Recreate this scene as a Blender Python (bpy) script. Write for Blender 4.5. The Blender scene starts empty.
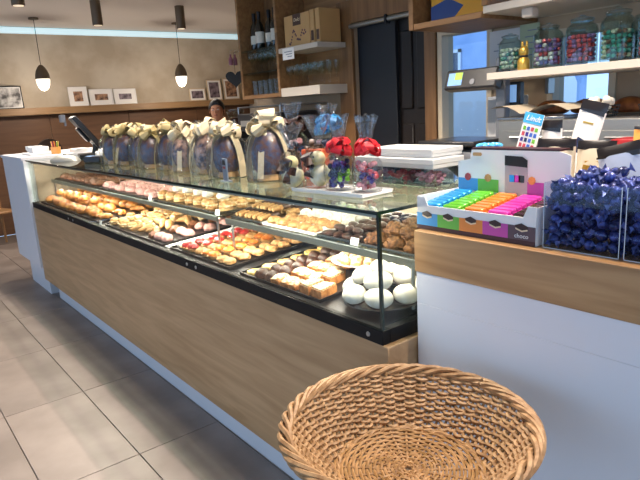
import bpy, math, random
from mathutils import Matrix, Vector, Euler

SC = bpy.context.scene
COL = SC.collection
RND = random.Random(7)
PI = math.pi

# ------------------------------------------------------------------ camera
def make_camera():
    yaw, pitch, roll, fpx = math.radians(37.8995), math.radians(12.9138), math.radians(-3.3558), 579.285
    cy, sy, cp, sp = math.cos(yaw), math.sin(yaw), math.cos(pitch), math.sin(pitch)
    fw = Vector((sy*cp, cy*cp, -sp)); r = Vector((cy, -sy, 0)); u = r.cross(fw)
    c, s = math.cos(roll), math.sin(roll)
    r, u = c*r + s*u, -s*r + c*u
    cam = bpy.data.cameras.new('camera'); o = bpy.data.objects.new('camera', cam)
    COL.objects.link(o)
    m = Matrix((r, u, -fw)).transposed().to_4x4(); m.translation = (0, 0, 1.5)
    o.matrix_world = m
    cam.sensor_width = 36; cam.lens = fpx/640*36; cam.clip_start = .02
    SC.camera = o
make_camera()

# ------------------------------------------------------------------ world, exposure
w = bpy.data.worlds.new('world'); SC.world = w; w.use_nodes = True
bg = w.node_tree.nodes['Background']
bg.inputs[0].default_value = (.45, .68, 1.0, 1); bg.inputs[1].default_value = 2.05
SC.view_settings.view_transform = 'Standard'; SC.view_settings.look = 'None'
SC.view_settings.gamma = 1; SC.view_settings.use_curve_mapping = False
SC.view_settings.exposure = -0.1
SC.cycles.transparent_max_bounces = 32
SC.cycles.max_bounces = 8
SC.cycles.sample_clamp_indirect = 4

def light_obj(name, kind, loc, energy, color, parent=None, **kw):
    l = bpy.data.lights.new(name, kind); l.energy = energy; l.color = color
    for k, v in kw.items(): setattr(l, k, v)
    o = bpy.data.objects.new(name, l); COL.objects.link(o); o.location = loc
    if parent: o.parent = parent
    return o
# window daylight is the sky seen through these openings (portals only guide the sampling)
def portal(loc, rot, sx, sy):
    o = light_obj('daylight_portal', 'AREA', loc, 1, (1, 1, 1), shape='RECTANGLE', size=sx, size_y=sy)
    o.data.cycles.is_portal = True; o.rotation_euler = rot
portal((-3.45, 3.3, 1.4), (0, -PI/2, 0), 2.3, 10.2)
portal((-.6, -2.45, 1.4), (PI/2, 0, 0), 4.6, 2.3)
WARM = (1.0, .87, .74)

# ------------------------------------------------------------------ materials
def lin(c):
    f = lambda v: v/12.92 if v <= .04045 else ((v+.055)/1.055)**2.4
    if isinstance(c, str): c = tuple(int(c[i:i+2], 16)/255 for i in (0, 2, 4))
    return tuple(f(v) for v in c) + (1,)
MATS = {}
def M(name, col='808080', rough=.5, metal=0, var=0, vscale=8, bump=0, bscale=40, spec=.5, col2=None, rand=0, coat=0,
      emit=None, estr=0, sub=0, alpha=1, trans=0):
    if name in MATS: return MATS[name]
    m = bpy.data.materials.new(name); m.use_nodes = True; MATS[name] = m
    nt = m.node_tree; N = nt.nodes; L = nt.links; b = N['Principled BSDF']
    b.inputs['Base Color'].default_value = lin(col); b.inputs['Roughness'].default_value = rough
    b.inputs['Metallic'].default_value = metal; b.inputs['Specular IOR Level'].default_value = spec
    b.inputs['Coat Weight'].default_value = coat
    b.inputs['Transmission Weight'].default_value = trans
    if sub: b.inputs['Subsurface Weight'].default_value = sub; b.inputs['Subsurface Radius'].default_value = (.01, .006, .004)
    if emit: b.inputs['Emission Color'].default_value = lin(emit); b.inputs['Emission Strength'].default_value = estr
    tc = N.new('ShaderNodeTexCoord')
    out = None
    if var or col2:
        no = N.new('ShaderNodeTexNoise'); no.inputs['Scale'].default_value = vscale; no.inputs['Detail'].default_value = 5
        L.new(tc.outputs['Object'], no.inputs['Vector'])
        rp = N.new('ShaderNodeValToRGB'); L.new(no.outputs['Fac'], rp.inputs[0])
        c1 = lin(col)
        c2 = lin(col2) if col2 else tuple(max(0, v*(1-var)) for v in c1[:3]) + (1,)
        rp.color_ramp.elements[0].color = c2; rp.color_ramp.elements[1].color = c1
        rp.color_ramp.elements[0].position = .38; rp.color_ramp.elements[1].position = .62
        out = rp.outputs[0]; L.new(out, b.inputs['Base Color'])
    if rand:
        oi = N.new('ShaderNodeObjectInfo'); hs = N.new('ShaderNodeHueSaturation')
        mr = N.new('ShaderNodeMapRange'); mr.inputs[3].default_value = 1-rand; mr.inputs[4].default_value = 1+rand
        L.new(oi.outputs['Random'], mr.inputs[0]); L.new(mr.outputs[0], hs.inputs['Value'])
        if out: L.new(out, hs.inputs['Color'])
        else: hs.inputs['Color'].default_value = lin(col)
        L.new(hs.outputs[0], b.inputs['Base Color'])
    if bump:
        n2 = N.new('ShaderNodeTexNoise'); n2.inputs['Scale'].default_value = bscale; n2.inputs['Detail'].default_value = 4
        L.new(tc.outputs['Object'], n2.inputs['Vector'])
        bm = N.new('ShaderNodeBump'); bm.inputs['Strength'].default_value = bump; bm.inputs['Distance'].default_value = .004
        L.new(n2.outputs['Fac'], bm.inputs['Height']); L.new(bm.outputs[0], b.inputs['Normal'])
    return m
def wood(name, c1, c2, axis='y', rough=.42, scale=1.0, plank=None):
    if name in MATS: return MATS[name]
    m = M(name, c1, rough); nt = m.node_tree; N = nt.nodes; L = nt.links; b = N['Principled BSDF']
    tc = N.new('ShaderNodeTexCoord'); mp = N.new('ShaderNodeMapping'); L.new(tc.outputs['Object'], mp.inputs[0])
    s = {'x': (.7, 9, 9), 'y': (9, .7, 9), 'z': (9, 9, .7)}[axis]
    mp.inputs['Scale'].default_value = tuple(v*scale for v in s)
    no = N.new('ShaderNodeTexNoise'); no.inputs['Scale'].default_value = 3; no.inputs['Detail'].default_value = 8
    no.inputs['Distortion'].default_value = .6; L.new(mp.outputs[0], no.inputs['Vector'])
    rp = N.new('ShaderNodeValToRGB'); L.new(no.outputs['Fac'], rp.inputs[0])
    rp.color_ramp.elements[0].color = lin(c2); rp.color_ramp.elements[1].color = lin(c1)
    rp.color_ramp.elements[0].position = .3; rp.color_ramp.elements[1].position = .7
    col = rp.outputs[0]
    if plank:
        br = N.new('ShaderNodeTexBrick'); mp2 = N.new('ShaderNodeMapping'); L.new(tc.outputs['Object'], mp2.inputs[0])
        mp2.inputs['Rotation'].default_value = plank[3] if len(plank) > 3 else (0, 0, 0)
        L.new(mp2.outputs[0], br.inputs['Vector'])
        br.inputs['Color1'].default_value = (1, 1, 1, 1); br.inputs['Color2'].default_value = (plank[2],)*3 + (1,)
        br.inputs['Mortar'].default_value = (.9, .9, .9, 1); br.inputs['Mortar Size'].default_value = .0
        br.inputs['Brick Width'].default_value = plank[0]; br.inputs['Row Height'].default_value = plank[1]; br.inputs['Scale'].default_value = 1
        mx = N.new('ShaderNodeMix'); mx.data_type = 'RGBA'; mx.blend_type = 'MULTIPLY'; mx.inputs[0].default_value = 1
        L.new(col, mx.inputs[6]); L.new(br.outputs[0], mx.inputs[7]); col = mx.outputs[2]
    L.new(col, b.inputs['Base Color'])
    return m
def clear(name, tint='f2f8f4', ior=1.45, rough=.01, boost=0, bump=0, bscale=30):
    """thin clear sheet: transparent plus fresnel reflection"""
    if name in MATS: return MATS[name]
    m = bpy.data.materials.new(name); m.use_nodes = True; MATS[name] = m
    nt = m.node_tree; N = nt.nodes; L = nt.links; N.remove(N['Principled BSDF'])
    tr = N.new('ShaderNodeBsdfTransparent'); tr.inputs[0].default_value = lin(tint)
    gl = N.new('ShaderNodeBsdfGlossy'); gl.inputs['Roughness'].default_value = rough
    fr = N.new('ShaderNodeLayerWeight'); fr.inputs['Blend'].default_value = .5      # Schlick fresnel, the same from both sides
    pw = N.new('ShaderNodeMath'); pw.operation = 'POWER'; pw.inputs[1].default_value = 5; L.new(fr.outputs['Facing'], pw.inputs[0])
    f0 = ((ior-1)/(ior+1))**2
    ma = N.new('ShaderNodeMath'); ma.operation = 'MULTIPLY_ADD'; ma.inputs[1].default_value = 1-f0; ma.inputs[2].default_value = f0; L.new(pw.outputs[0], ma.inputs[0])
    mx = N.new('ShaderNodeMixShader'); fac = ma.outputs[0]
    if boost:
        ad = N.new('ShaderNodeMath'); ad.operation = 'ADD'; ad.inputs[1].default_value = boost; L.new(fac, ad.inputs[0]); fac = ad.outputs[0]
    if bump:
        tc = N.new('ShaderNodeTexCoord'); n2 = N.new('ShaderNodeTexNoise'); n2.inputs['Scale'].default_value = bscale; n2.inputs['Detail'].default_value = 3
        L.new(tc.outputs['Object'], n2.inputs['Vector'])
        bm = N.new('ShaderNodeBump'); bm.inputs['Strength'].default_value = bump; bm.inputs['Distance'].default_value = .01
        L.new(n2.outputs['Fac'], bm.inputs['Height']); L.new(bm.outputs[0], gl.inputs['Normal']); L.new(bm.outputs[0], fr.inputs['Normal'])
    L.new(fac, mx.inputs[0]); L.new(tr.outputs[0], mx.inputs[1]); L.new(gl.outputs[0], mx.inputs[2])
    L.new(mx.outputs[0], N['Material Output'].inputs[0])
    return m
def emis(name, col, s):
    return M(name, col, .5, emit=col, estr=s)

M('white_lacquer', 'e9e9ee', .35, var=.03, vscale=2)
M('white_paint', 'cfc4b6', .5)
M('white_card', 'f2f0ee', .5)
M('black_plastic', '131315', .35); M('black_rail', '0b0b0d', .5, spec=.25); M('black_matte', '17171a', .6)
M('steel', 'b9bbbd', .28, 1); M('dark_steel', '3c3c40', .3, .9, var=.2, vscale=12); M('alu', 'a9a9a6', .4, .9)
M('bronze', '63533f', .45, .3)
wood('oak_base', 'c9a379', 'b08a61', 'y', .38, 1, (1.9, .33, .93, (PI/2, 0, PI/2)))
wood('oak_band', 'c39a6c', 'a47a50', 'y', .4)
wood('oak_dark', '8d6843', '6d4d30', 'z', .5)
wood('oak_shelf', '9c744a', '7c5836', 'y', .5)
wood('wall_wood', '6e4d33', '5c3e28', 'x', .55)
wood('ledge_wood', '9c7a54', '84643f', 'x', .5)
wood('chair_wood', 'a98054', '8a6440', 'z', .5)
M('plaster', 'cabda8', .85, col2='b4a48d', vscale=2.2, bump=.08, bscale=9)
M('ceiling', 'dcd4cb', .9)
M('wall_beige', 'b29c82', .85, col2='a58e74', vscale=3)
M('tile', '968981', .42, col2='857971', vscale=3.2, bump=.04, bscale=14, rand=.05)
M('grout', '6f6259', .9)
clear('glass_case', 'f5f9f7', 1.5, .008)
clear('glass_top', 'dfeae4', 1.55, .01, .03)
clear('glass_jar', 'e8f0ee', 1.4, .03, .02, .15, 18)
clear('glass_window', 'f4f8fb', 1.45, .01)
clear('acrylic', 'f0f4f8', 1.33, .01, 0)
clear('cello', 'f0f2f3', 1.4, .06, .05, 1.0, 45)
clear('cello_ruffle', 'dfe4ea', 1.4, .12, .12, .9, 50)

# ------------------------------------------------------------------ mesh builder
class MB:
    def __init__(s): s.v = []; s.f = []
    def add(s, v, f, m=None):
        n = len(s.v)
        s.v += [tuple(m @ Vector(p)) if m else tuple(p) for p in v]
        s.f += [tuple(i+n for i in q) for q in f]; return s
    def box(s, x0, x1, y0, y1, z0, z1, m=None):
        v = [(x, y, z) for z in (z0, z1) for y in (y0, y1) for x in (x0, x1)]
        return s.add(v, [(0, 2, 3, 1), (4, 5, 7, 6), (0, 1, 5, 4), (2, 6, 7, 3), (0, 4, 6, 2), (1, 3, 7, 5)], m)
    def bbox(s, x0, x1, y0, y1, z0, z1, b=.003, m=None):
        """box with chamfered edges"""
        P = [(x0+b, y0), (x1-b, y0), (x1, y0+b), (x1, y1-b), (x1-b, y1), (x0+b, y1), (x0, y1-b), (x0, y0+b)]
        Q = [(x0+b, y0+b), (x1-b, y0+b), (x1-b, y0+b), (x1-b, y1-b), (x1-b, y1-b), (x0+b, y1-b), (x0+b, y1-b), (x0+b, y0+b)]
        v = [(p[0], p[1], z0) for p in Q] + [(p[0], p[1], z0+b) for p in P] + [(p[0], p[1], z1-b) for p in P] + [(p[0], p[1], z1) for p in Q]
        f = [tuple(range(7, -1, -1)), tuple(range(24, 32))]
        for k in range(3):
            for i in range(8): j = (i+1) % 8; f.append((k*8+i, k*8+j, k*8+8+j, k*8+8+i))
        return s.add(v, f, m)
    def prism(s, poly, z0, z1, m=None):
        n = len(poly)
        v = [(p[0], p[1], z0) for p in poly] + [(p[0], p[1], z1) for p in poly]
        f = [tuple(range(n-1, -1, -1)), tuple(range(n, 2*n))] + [(i, (i+1) % n, n+(i+1) % n, n+i) for i in range(n)]
        return s.add(v, f, m)
    def lathe(s, prof, n=20, m=None, sx=1, sy=1, wob=None):
        v = []; f = []
        for r, z in prof:
            for i in range(n):
                a = 2*PI*i/n; k = wob(a, z) if wob else 1
                v.append((r*k*math.cos(a)*sx, r*k*math.sin(a)*sy, z))
        for j in range(len(prof)-1):
            for i in range(n):
                i2 = (i+1) % n; f.append((j*n+i, j*n+i2, (j+1)*n+i2, (j+1)*n+i))
        if prof[0][0] > 1e-6: f.append(tuple(range(n-1, -1, -1)))
        if prof[-1][0] > 1e-6: f.append(tuple((len(prof)-1)*n+i for i in range(n)))
        return s.add(v, f, m)
    def ell(s, c, r, nu=12, nv=7, m=None, noise=0, rnd=RND, flat=None):
        v = [(0, 0, -1)]; f = []
        for j in range(1, nv):
            t = -PI/2 + PI*j/nv
            for i in range(nu):
                a = 2*PI*i/nu; v.append((math.cos(t)*math.cos(a), math.cos(t)*math.sin(a), math.sin(t)))
        v.append((0, 0, 1)); top = len(v)-1
        for i in range(nu):
            i2 = (i+1) % nu
            f.append((0, 1+i2, 1+i)); f.append((top, top-nu+i, top-nu+i2))
            for j in range(nv-2): a = 1+j*nu; f.append((a+i, a+i2, a+nu+i2, a+nu+i))
        vv = []
        for p in v:
            k = 1+(rnd.random()-.5)*2*noise
            z = p[2]*k
            if flat is not None: z = max(z, -flat)
            vv.append((c[0]+p[0]*r[0]*k, c[1]+p[1]*r[1]*k, c[2]+z*r[2]))
        return s.add(vv, f, m)
    def tube(s, pts, r, n=8, closed=False, m=None, cap=True):
        P = [Vector(p) for p in pts]; k = len(P); v = []; f = []
        rr = r if isinstance(r, (list, tuple)) else [r]*k
        up = None
        for i in range(k):
            a = P[(i-1) % k] if (closed or i > 0) else P[i]; b = P[(i+1) % k] if (closed or i < k-1) else P[i]
            t = (b-a); t = t.normalized() if t.length > 1e-9 else Vector((0, 0, 1))
            if up is None:
                up = Vector((0, 0, 1)) if abs(t.z) < .9 else Vector((1, 0, 0))
            u = up - t*up.dot(t)
            if u.length < 1e-6: u = t.orthogonal()
            u.normalize(); up = u; w_ = t.cross(u)
            for j in range(n):
                q = 2*PI*j/n; v.append(tuple(P[i]+(u*math.cos(q)+w_*math.sin(q))*rr[i]))
        for i in range(k if closed else k-1):
            i2 = (i+1) % k
            for j in range(n): j2 = (j+1) % n; f.append((i*n+j, i*n+j2, i2*n+j2, i2*n+j))
        if not closed and cap: f.append(tuple(range(n-1, -1, -1))); f.append(tuple((k-1)*n+j for j in range(n)))
        return s.add(v, f, m)
    def ribbon(s, pts, wvec, m=None, th=.0015):
        """strip following pts, width vector per point or constant, with thickness"""
        k = len(pts); v = []; f = []
        for i in range(k):
            p = Vector(pts[i]); wv = Vector(wvec[i] if isinstance(wvec, list) else wvec)
            t = Vector(pts[min(i+1, k-1)])-Vector(pts[max(i-1, 0)])
            nn = wv.cross(t); nn = nn.normalized()*th if nn.length > 1e-9 else Vector((0, 0, th))
            v += [p-wv-nn, p+wv-nn, p+wv+nn, p-wv+nn]
        for i in range(k-1):
            for j in range(4): j2 = (j+1) % 4; f.append((i*4+j, i*4+j2, i*4+4+j2, i*4+4+j))
        f.append((3, 2, 1, 0)); f.append(tuple((k-1)*4+j for j in range(4)))
        return s.add([tuple(p) for p in v], f, m)
    def mesh(s, name):
        me = bpy.data.meshes.new(name); me.from_pydata(s.v, [], s.f); me.update()
        me.polygons.foreach_set('use_smooth', [True]*len(me.polygons))
        me.set_sharp_from_angle(angle=math.radians(38))
        return me
def T(x=0, y=0, z=0, rx=0, ry=0, rz=0, s=1):
    return Matrix.Translation((x, y, z)) @ Euler((rx, ry, rz)).to_matrix().to_4x4() @ Matrix.Scale(s, 4)
def tag(o, label=None, cat=None, group=None, kind=None):
    if label: o['label'] = label
    if cat: o['category'] = cat
    if group: o['group'] = group
    if kind: o['kind'] = kind
    return o
def ob(name, mb, mat, parent=None, loc=(0, 0, 0), rot=(0, 0, 0), label=None, cat=None, group=None, kind=None):
    me = mb.mesh(name) if isinstance(mb, MB) else mb
    if mat is not None and not me.materials: me.materials.append(MATS[mat] if isinstance(mat, str) else mat)
    o = bpy.data.objects.new(name, me); COL.objects.link(o); o.location = loc; o.rotation_euler = rot
    if parent: o.parent = parent
    return tag(o, label, cat, group, kind)
def thing(name, label, cat, loc=(0, 0, 0), rz=0, group=None, kind=None):
    o = bpy.data.objects.new(name, None); COL.objects.link(o); o.location = loc; o.rotation_euler = (0, 0, rz)
    o.empty_display_size = .05
    return tag(o, label, cat, group, kind)
def dup(o, loc=None, rot=None, label=None, parent=None, scale=None, group=None):
    c = o.copy(); COL.objects.link(c); c.parent = parent
    if loc is not None: c.location = loc
    if rot is not None: c.rotation_euler = rot
    if scale: c.scale = scale if isinstance(scale, tuple) else (scale,)*3
    if label: c['label'] = label
    if group: c['group'] = group
    for ch in [q for q in CH.get(o.name, [])]:
        d = dup(ch, parent=c); CH.setdefault(c.name, []).append(d)
    return c
CH = {}
def kids(o):
    """remember the children of a prototype so that dup() copies them"""
    for q in COL.objects:
        if q.parent is not None: CH.setdefault(q.parent.name, [])
    for q in COL.objects:
        if q.parent is not None and q not in CH[q.parent.name]: CH[q.parent.name].append(q)
def txt(name, body, size, mat, parent, loc, rot, shear=0, ext=.0004):
    cu = bpy.data.curves.new(name, 'FONT'); cu.body = body; cu.size = size; cu.extrude = ext; cu.align_x = 'CENTER'; cu.align_y = 'CENTER'; cu.shear = shear; cu.resolution_u = 3
    tmp = bpy.data.objects.new(name, cu); me = bpy.data.meshes.new_from_object(tmp); bpy.data.objects.remove(tmp); bpy.data.curves.remove(cu)
    me.materials.clear(); me.materials.append(MATS[mat])
    o = bpy.data.objects.new(name, me); COL.objects.link(o); o.location = loc; o.rotation_euler = rot; o.parent = parent
    return o
FACE = (PI/2, 0, -PI/2)          # text rotation for a face looking to -x
def mb(): return MB()

# ================================================================== the setting
X0, X1, XB, Y0, Y1, ZC = -3.5, 5.6, 3.05, -2.5, 9.0, 2.79
YR = 4.75                                   # the room widens behind the wine cabinet
fl = ob('floor', mb().box(X0, X1, Y0, Y1, -.12, -.006), 'grout', kind='structure')
tx, ty = .405, .84
tm = mb().bbox(.002, tx-.002, .002, ty-.002, -.012, 0, .0012).mesh('floor_tile'); tm.materials.append(MATS['tile'])
for i in range(-7, 3):
    for j in range(-5, 7):
        o = ob('floor_tile', tm, None, fl, (.36+.405*i, 2.42+.84*j, 0))
ob('ceiling', mb().box(X0, X1, Y0, Y1+.15, ZC, ZC+.12), 'ceiling', kind='structure')
wf = ob('wall_far', mb().box(X0, X1+.15, Y1, Y1+.15, 0, ZC), 'plaster', kind='structure')
for i in range(8):
    x = X0 + i*1.15
    ob('wood_panel', mb().bbox(x+.003, min(x+1.147, X1-.01), Y1-.022, Y1-.001, .001, 1.612, .002), 'wall_wood', wf)
ob('trim_1', mb().bbox(X0, X1, Y1-.17, Y1-.001, 1.616, 1.712, .004), 'ledge_wood', kind='structure')
# left (street) wall with wide shop windows, near wall with a shop front
m = mb(); m.box(X0-.15, X0, Y0, Y1, 0, .25); m.box(X0-.15, X0, Y0, Y1, 2.55, ZC); m.box(X0-.15, X0, Y0, -1.8, .25, 2.55); m.box(X0-.15, X0, 8.4, Y1, .25, 2.55)
for y in (.2, 2.2, 4.2, 6.3): m.box(X0-.12, X0-.02, y-.04, y+.04, .25, 2.55)
ob('wall_left', m, 'wall_beige', kind='structure')
m = mb(); m.box(X0, X1, Y0-.15, Y0, 0, .25); m.box(X0, X1, Y0-.15, Y0, 2.55, ZC); m.box(X0, -2.9, Y0-.15, Y0, .25, 2.55); m.box(1.7, X1, Y0-.15, Y0, .25, 2.55)
ob('wall_near', m, 'wall_beige', kind='structure')
ob('wall_right', mb().box(X1, X1+.15, YR, Y1, 0, ZC), 'plaster', kind='structure')
ob('wall_return', mb().box(XB+.12, X1, YR-.12, YR, 0, ZC), 'wall_beige', kind='structure')
# back wall: door opening y 2.66..3.36, windows W1 y 2.17..2.57, W2 y 1.42..1.79, more to the near end
ZD = 2.085
W1 = (2.15, 2.56, 1.22, 1.93); W2 = (1.42, 1.79, 1.16, 1.83); W3 = (1.42, 1.79, 1.90, 2.35); W4 = (.55, 1.27, 1.16, 1.83)
m = mb()
def wall_col(y0, y1, holes):
    z = 0
    for a, b in sorted(holes):
        m.box(XB, XB+.12, y0, y1, z, a); z = b
    m.box(XB, XB+.12, y0, y1, z, ZC)
wall_col(3.36, YR, []); wall_col(2.66, 3.36, [(0, ZD)]); wall_col(2.56, 2.66, []); wall_col(W1[0], W1[1], [W1[2:]])
wall_col(W2[1], W1[0], []); wall_col(W2[0], W2[1], [W2[2:], W3[2:]]); wall_col(W4[1], W2[0], []); wall_col(W4[0], W4[1], [W4[2:]]); wall_col(Y0, W4[0], [])
ob('wall_back', m, 'wall_beige', kind='structure')
M('frame_cream', 'cdbfa6', .5); M('shutter_cream', 'c3b69c', .6)
for n, (a, b, c, d) in enumerate((W1, W2, W3, W4), 1):
    m = mb(); f = .035
    for q in ((a, a+f, c, d), (b-f, b, c, d), (a+f, b-f, c, c+f), (a+f, b-f, d-f, d)): m.box(XB-.015, XB+.10, q[0], q[1], q[2], q[3])
    wdw = ob('window_%d' % n, m, 'frame_cream', kind='structure')
    ob('pane', mb().box(XB+.05, XB+.056, a+f, b-f, c+f, d-f), 'glass_window', wdw)
# door in the back wall: light wood casing, dark sliding leaf and dark brown panelled leaf
m = mb(); m.bbox(XB-.03, XB, 3.36, 3.52, 0, 2.25); m.bbox(XB-.03, XB, 2.565, 2.66, 0, 2.25); m.bbox(XB-.03, XB, 2.66, 3.36, ZD, 2.25)
ob('trim_2', m, 'oak_dark', kind='structure')
d = thing('door_1', None, None, (XB, 0, 0), kind='structure')
M('navy_door', '171a22', .45); M('dark_door', '1d1512', .5)
ob('door_leaf', mb().bbox(.03, .06, 2.97, 3.36, .005, ZD-.02), 'navy_door', d)
lf = ob('door_leaf', mb().bbox(.07, .10, 2.66, 2.985, .005, ZD-.02), 'dark_door', d)
for k, (z0, z1) in enumerate(((.15, .7), (.8, 1.35), (1.45, 1.98))):
    for yy in (2.70, 2.845):
        ob('door_panel', mb().bbox(.055, .072, yy, yy+.105, z0, z1, .008), 'dark_door', lf)
ob('door_track', mb().tube([(-.02, 2.64, ZD-.02), (-.02, 3.38, ZD-.02)], .018, 10), 'alu', d)
ob('track_bracket', mb().bbox(-.045, 0, 2.985, 3.005, ZD-.05, ZD+.01), 'black_matte', d)
# cove light along the top of the far wall
emis('cove_glow', 'c3dfe8', .75)
cv = thing('cove_light', 'long pale blue-white light strip where far plaster wall meets ceiling', 'light strip', (0, Y1, 2.74))
ob('housing', mb().box(X0+.01, X1-.01, -.03, -.002, -.045, .045), 'white_paint', cv)
ob('diffuser', mb().bbox(X0+.01, X1-.01, -.055, -.03, -.04, .04, .004), 'cove_glow', cv)

# exterior behind the back windows
M('asphalt', '6d737d', .9); M('facade', 'a6c2ec', .8, col2='94b4e4', vscale=1.5)
ob('street_ground', mb().box(XB+.13, 30, -14, 4.6, -.2, -.12), 'asphalt', kind='structure')
ob('street_ground', mb().box(5.8, 30, 4.6, 30, -.2, -.12), 'asphalt', kind='structure')
# ------------------------------------------------------------------ ceiling lamps
emis('lamp_lens', 'ffe6c4', .6)
def spot_lamp(x, y, label, group, energy, lit=True, ang=100):
    t = thing('ceiling_spotlight', label, 'ceiling light', (x, y, ZC), 0, group)
    ob('housing', mb().lathe([(.054, -.262), (.056, -.257), (.056, -.001), (.05, 0)], 20), 'bronze', t)
    ob('lens', mb().lathe([(.0, -.264), (.044, -.264), (.044, -.261)], 16), 'lamp_lens', t)
    if energy:
        l = light_obj('lamp', 'SPOT', (0, 0, -.28), energy, WARM, t, spot_size=math.radians(ang), spot_blend=.5, shadow_soft_size=.014)
    return t
for x, y, wh in ((1.373, 5.917, 'over the white end counter'), (2.38, 6.86, 'above the till'), (3.396, 6.873, 'above the woman in the vest')):
    spot_lamp(x, y, 'brown cylinder ceiling spotlight '+wh, 'brown cylinder spotlights in front of the plaster wall', 90, ang=140)
for y in (.2, 1.4, 2.6, 3.8, 5.2):
    for x, wh in ((1.68, 'over the back half of the pastry case'), (1.36, 'over the front half of the pastry case')):
        spot_lamp(x, y, 'brown cylinder ceiling spotlight '+wh, 'brown cylinder spotlights '+wh, 72, ang=130)
emis('globe_glow', 'fff3e0', 1.6)
def pendant(x, y, label):
    t = thing('pendant_lamp', label, 'pendant lamp', (x, y, 0), 0, 'acorn pendant lamps')
    ob('ceiling_rose', mb().lathe([(.06, ZC-.02), (.06, ZC), (.0, ZC)], 18), 'bronze', t)
    ob('cord', mb().tube([(0, 0, ZC-.02), (0, 0, 2.2)], .004, 6), 'black_matte', t)
    ob('cap', mb().lathe([(.0, 2.225), (.02, 2.222), (.045, 2.195), (.07, 2.15), (.084, 2.10), (.088, 2.06), (.086, 2.05), (.0, 2.05)][::-1], 22), 'bronze', t)
    ob('glass_globe', mb().lathe([(.0, 1.905), (.03, 1.912), (.056, 1.935), (.075, 1.975), (.083, 2.02), (.084, 2.049)], 22), 'globe_glow', t)
    light_obj('lamp', 'POINT', (0, 0, 1.86), 22, WARM, t, shadow_soft_size=.06)
pendant(2.05, 8.2, 'acorn pendant lamp with glowing globe, above the till')
pendant(3.92, 8.1, 'acorn pendant lamp with glowing globe, above the woman in the vest')

# ================================================================== pastry display case
CX, CY0, CY1 = 1.116, 1.16, 5.42           # front plane, near end, far end
CB = 1.93                                  # back of the case
ZR0, ZR1, ZG = .80, .845, 1.205
dc = thing('display_case', 'long glass pastry display case with black rail on an oak base', 'display case', (0, 0, 0))
ob('oak_front', mb().bbox(CX, CB, 1.137, 5.44, .15, .80, .003), 'oak_base', dc)
ob('kick_plate', mb().box(1.176, CB-.05, 1.18, 5.27, .0, .15), 'white_lacquer', dc)
m = mb(); m.bbox(CX-.002, CX+.03, CY0-.002, CY1, ZR0, ZR1, .002); m.bbox(CX+.03, CB, CY0-.002, CY0+.028, ZR0, ZR1, .002); m.bbox(CX+.03, CB, CY1-.03, CY1, ZR0, ZR1, .002); m.box(CB-.03, CB, CY0+.028, CY1-.03, ZR0, ZR1)
ob('black_rail', m, 'black_rail', dc)
DS = .07                                   # the deck rises slightly to the back
def deckz(x): return .842 + DS*(x-(CX+.03))
m = mb(); v = []
for x in (CX+.031, CB-.031):
    for y in (CY0+.03, CY1-.031): v += [(x, y, .801), (x, y, deckz(x))]
m.add(v, [(1, 3, 7, 5), (0, 4, 6, 2), (0, 1, 5, 4), (2, 6, 7, 3), (0, 2, 3, 1), (4, 5, 7, 6)])
ob('deck', m, 'dark_steel', dc)
seams = (CY0, 2.405, 4.30, CY1)
for a, b in zip(seams, seams[1:]):
    ob('front_pane', mb().box(CX+.004, CX+.012, a+.002, b-.002, ZR1, ZG-.011), 'glass_case', dc)
    ob('top_pane', mb().box(CX-.004, CB, a+.001, b-.001, ZG-.010, ZG), 'glass_top', dc)
ob('end_pane', mb().box(CX+.014, CB-.03, CY0+.004, CY0+.012, ZR1, ZG-.011), 'glass_case', dc)
ob('end_pane', mb().box(CX+.014, CB-.03, CY1-.012, CY1-.004, ZR1, ZG-.011), 'glass_case', dc)
M('glass_edge', '13261f', .2, coat=.5); M('trim_grey', '6a706c', .35, .7)
m = mb(); m.box(CX-.0065, CX-.004, CY0, CY1, ZG-.010, ZG)
ob('glass_edge', m, 'glass_edge', dc)
ob('glass_edge', mb().box(CX-.0065, CB, CY0-.0025, CY0, ZG-.010, ZG), 'glass_edge', dc)
ob('corner_profile', mb().box(CX+.003, CX+.0125, CY0+.003, CY0+.0125, ZR1, ZG-.011), 'glass_edge', dc)
M('door_panel', 'b9ab95', .35); M('end_liner', '9a8a74', .5)
ob('end_liner', mb().box(CX+.05, CB-.05, CY1-.018, CY1-.013, .845, 1.18), 'end_liner', dc)
for k, (a, b) in enumerate(((1.19, 2.27), (2.24, 3.31), (3.28, 4.35), (4.32, 5.39))):
    x = CB-.018 if k % 2 else CB-.030
    pd = ob('sliding_door', mb().box(x, x+.006, a+.02, b-.02, .87, 1.17), 'door_panel', dc)
    m = mb(); m.box(x-.003, x+.009, a, a+.02, .85, 1.19); m.box(x-.003, x+.009, b-.02, b, .85, 1.19); m.box(x-.003, x+.009, a+.02, b-.02, .85, .87); m.box(x-.003, x+.009, a+.02, b-.02, 1.17, 1.19)
    ob('door_frame', m, 'alu', pd)
emis('led_glow', 'fff0d8', 3)
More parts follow.
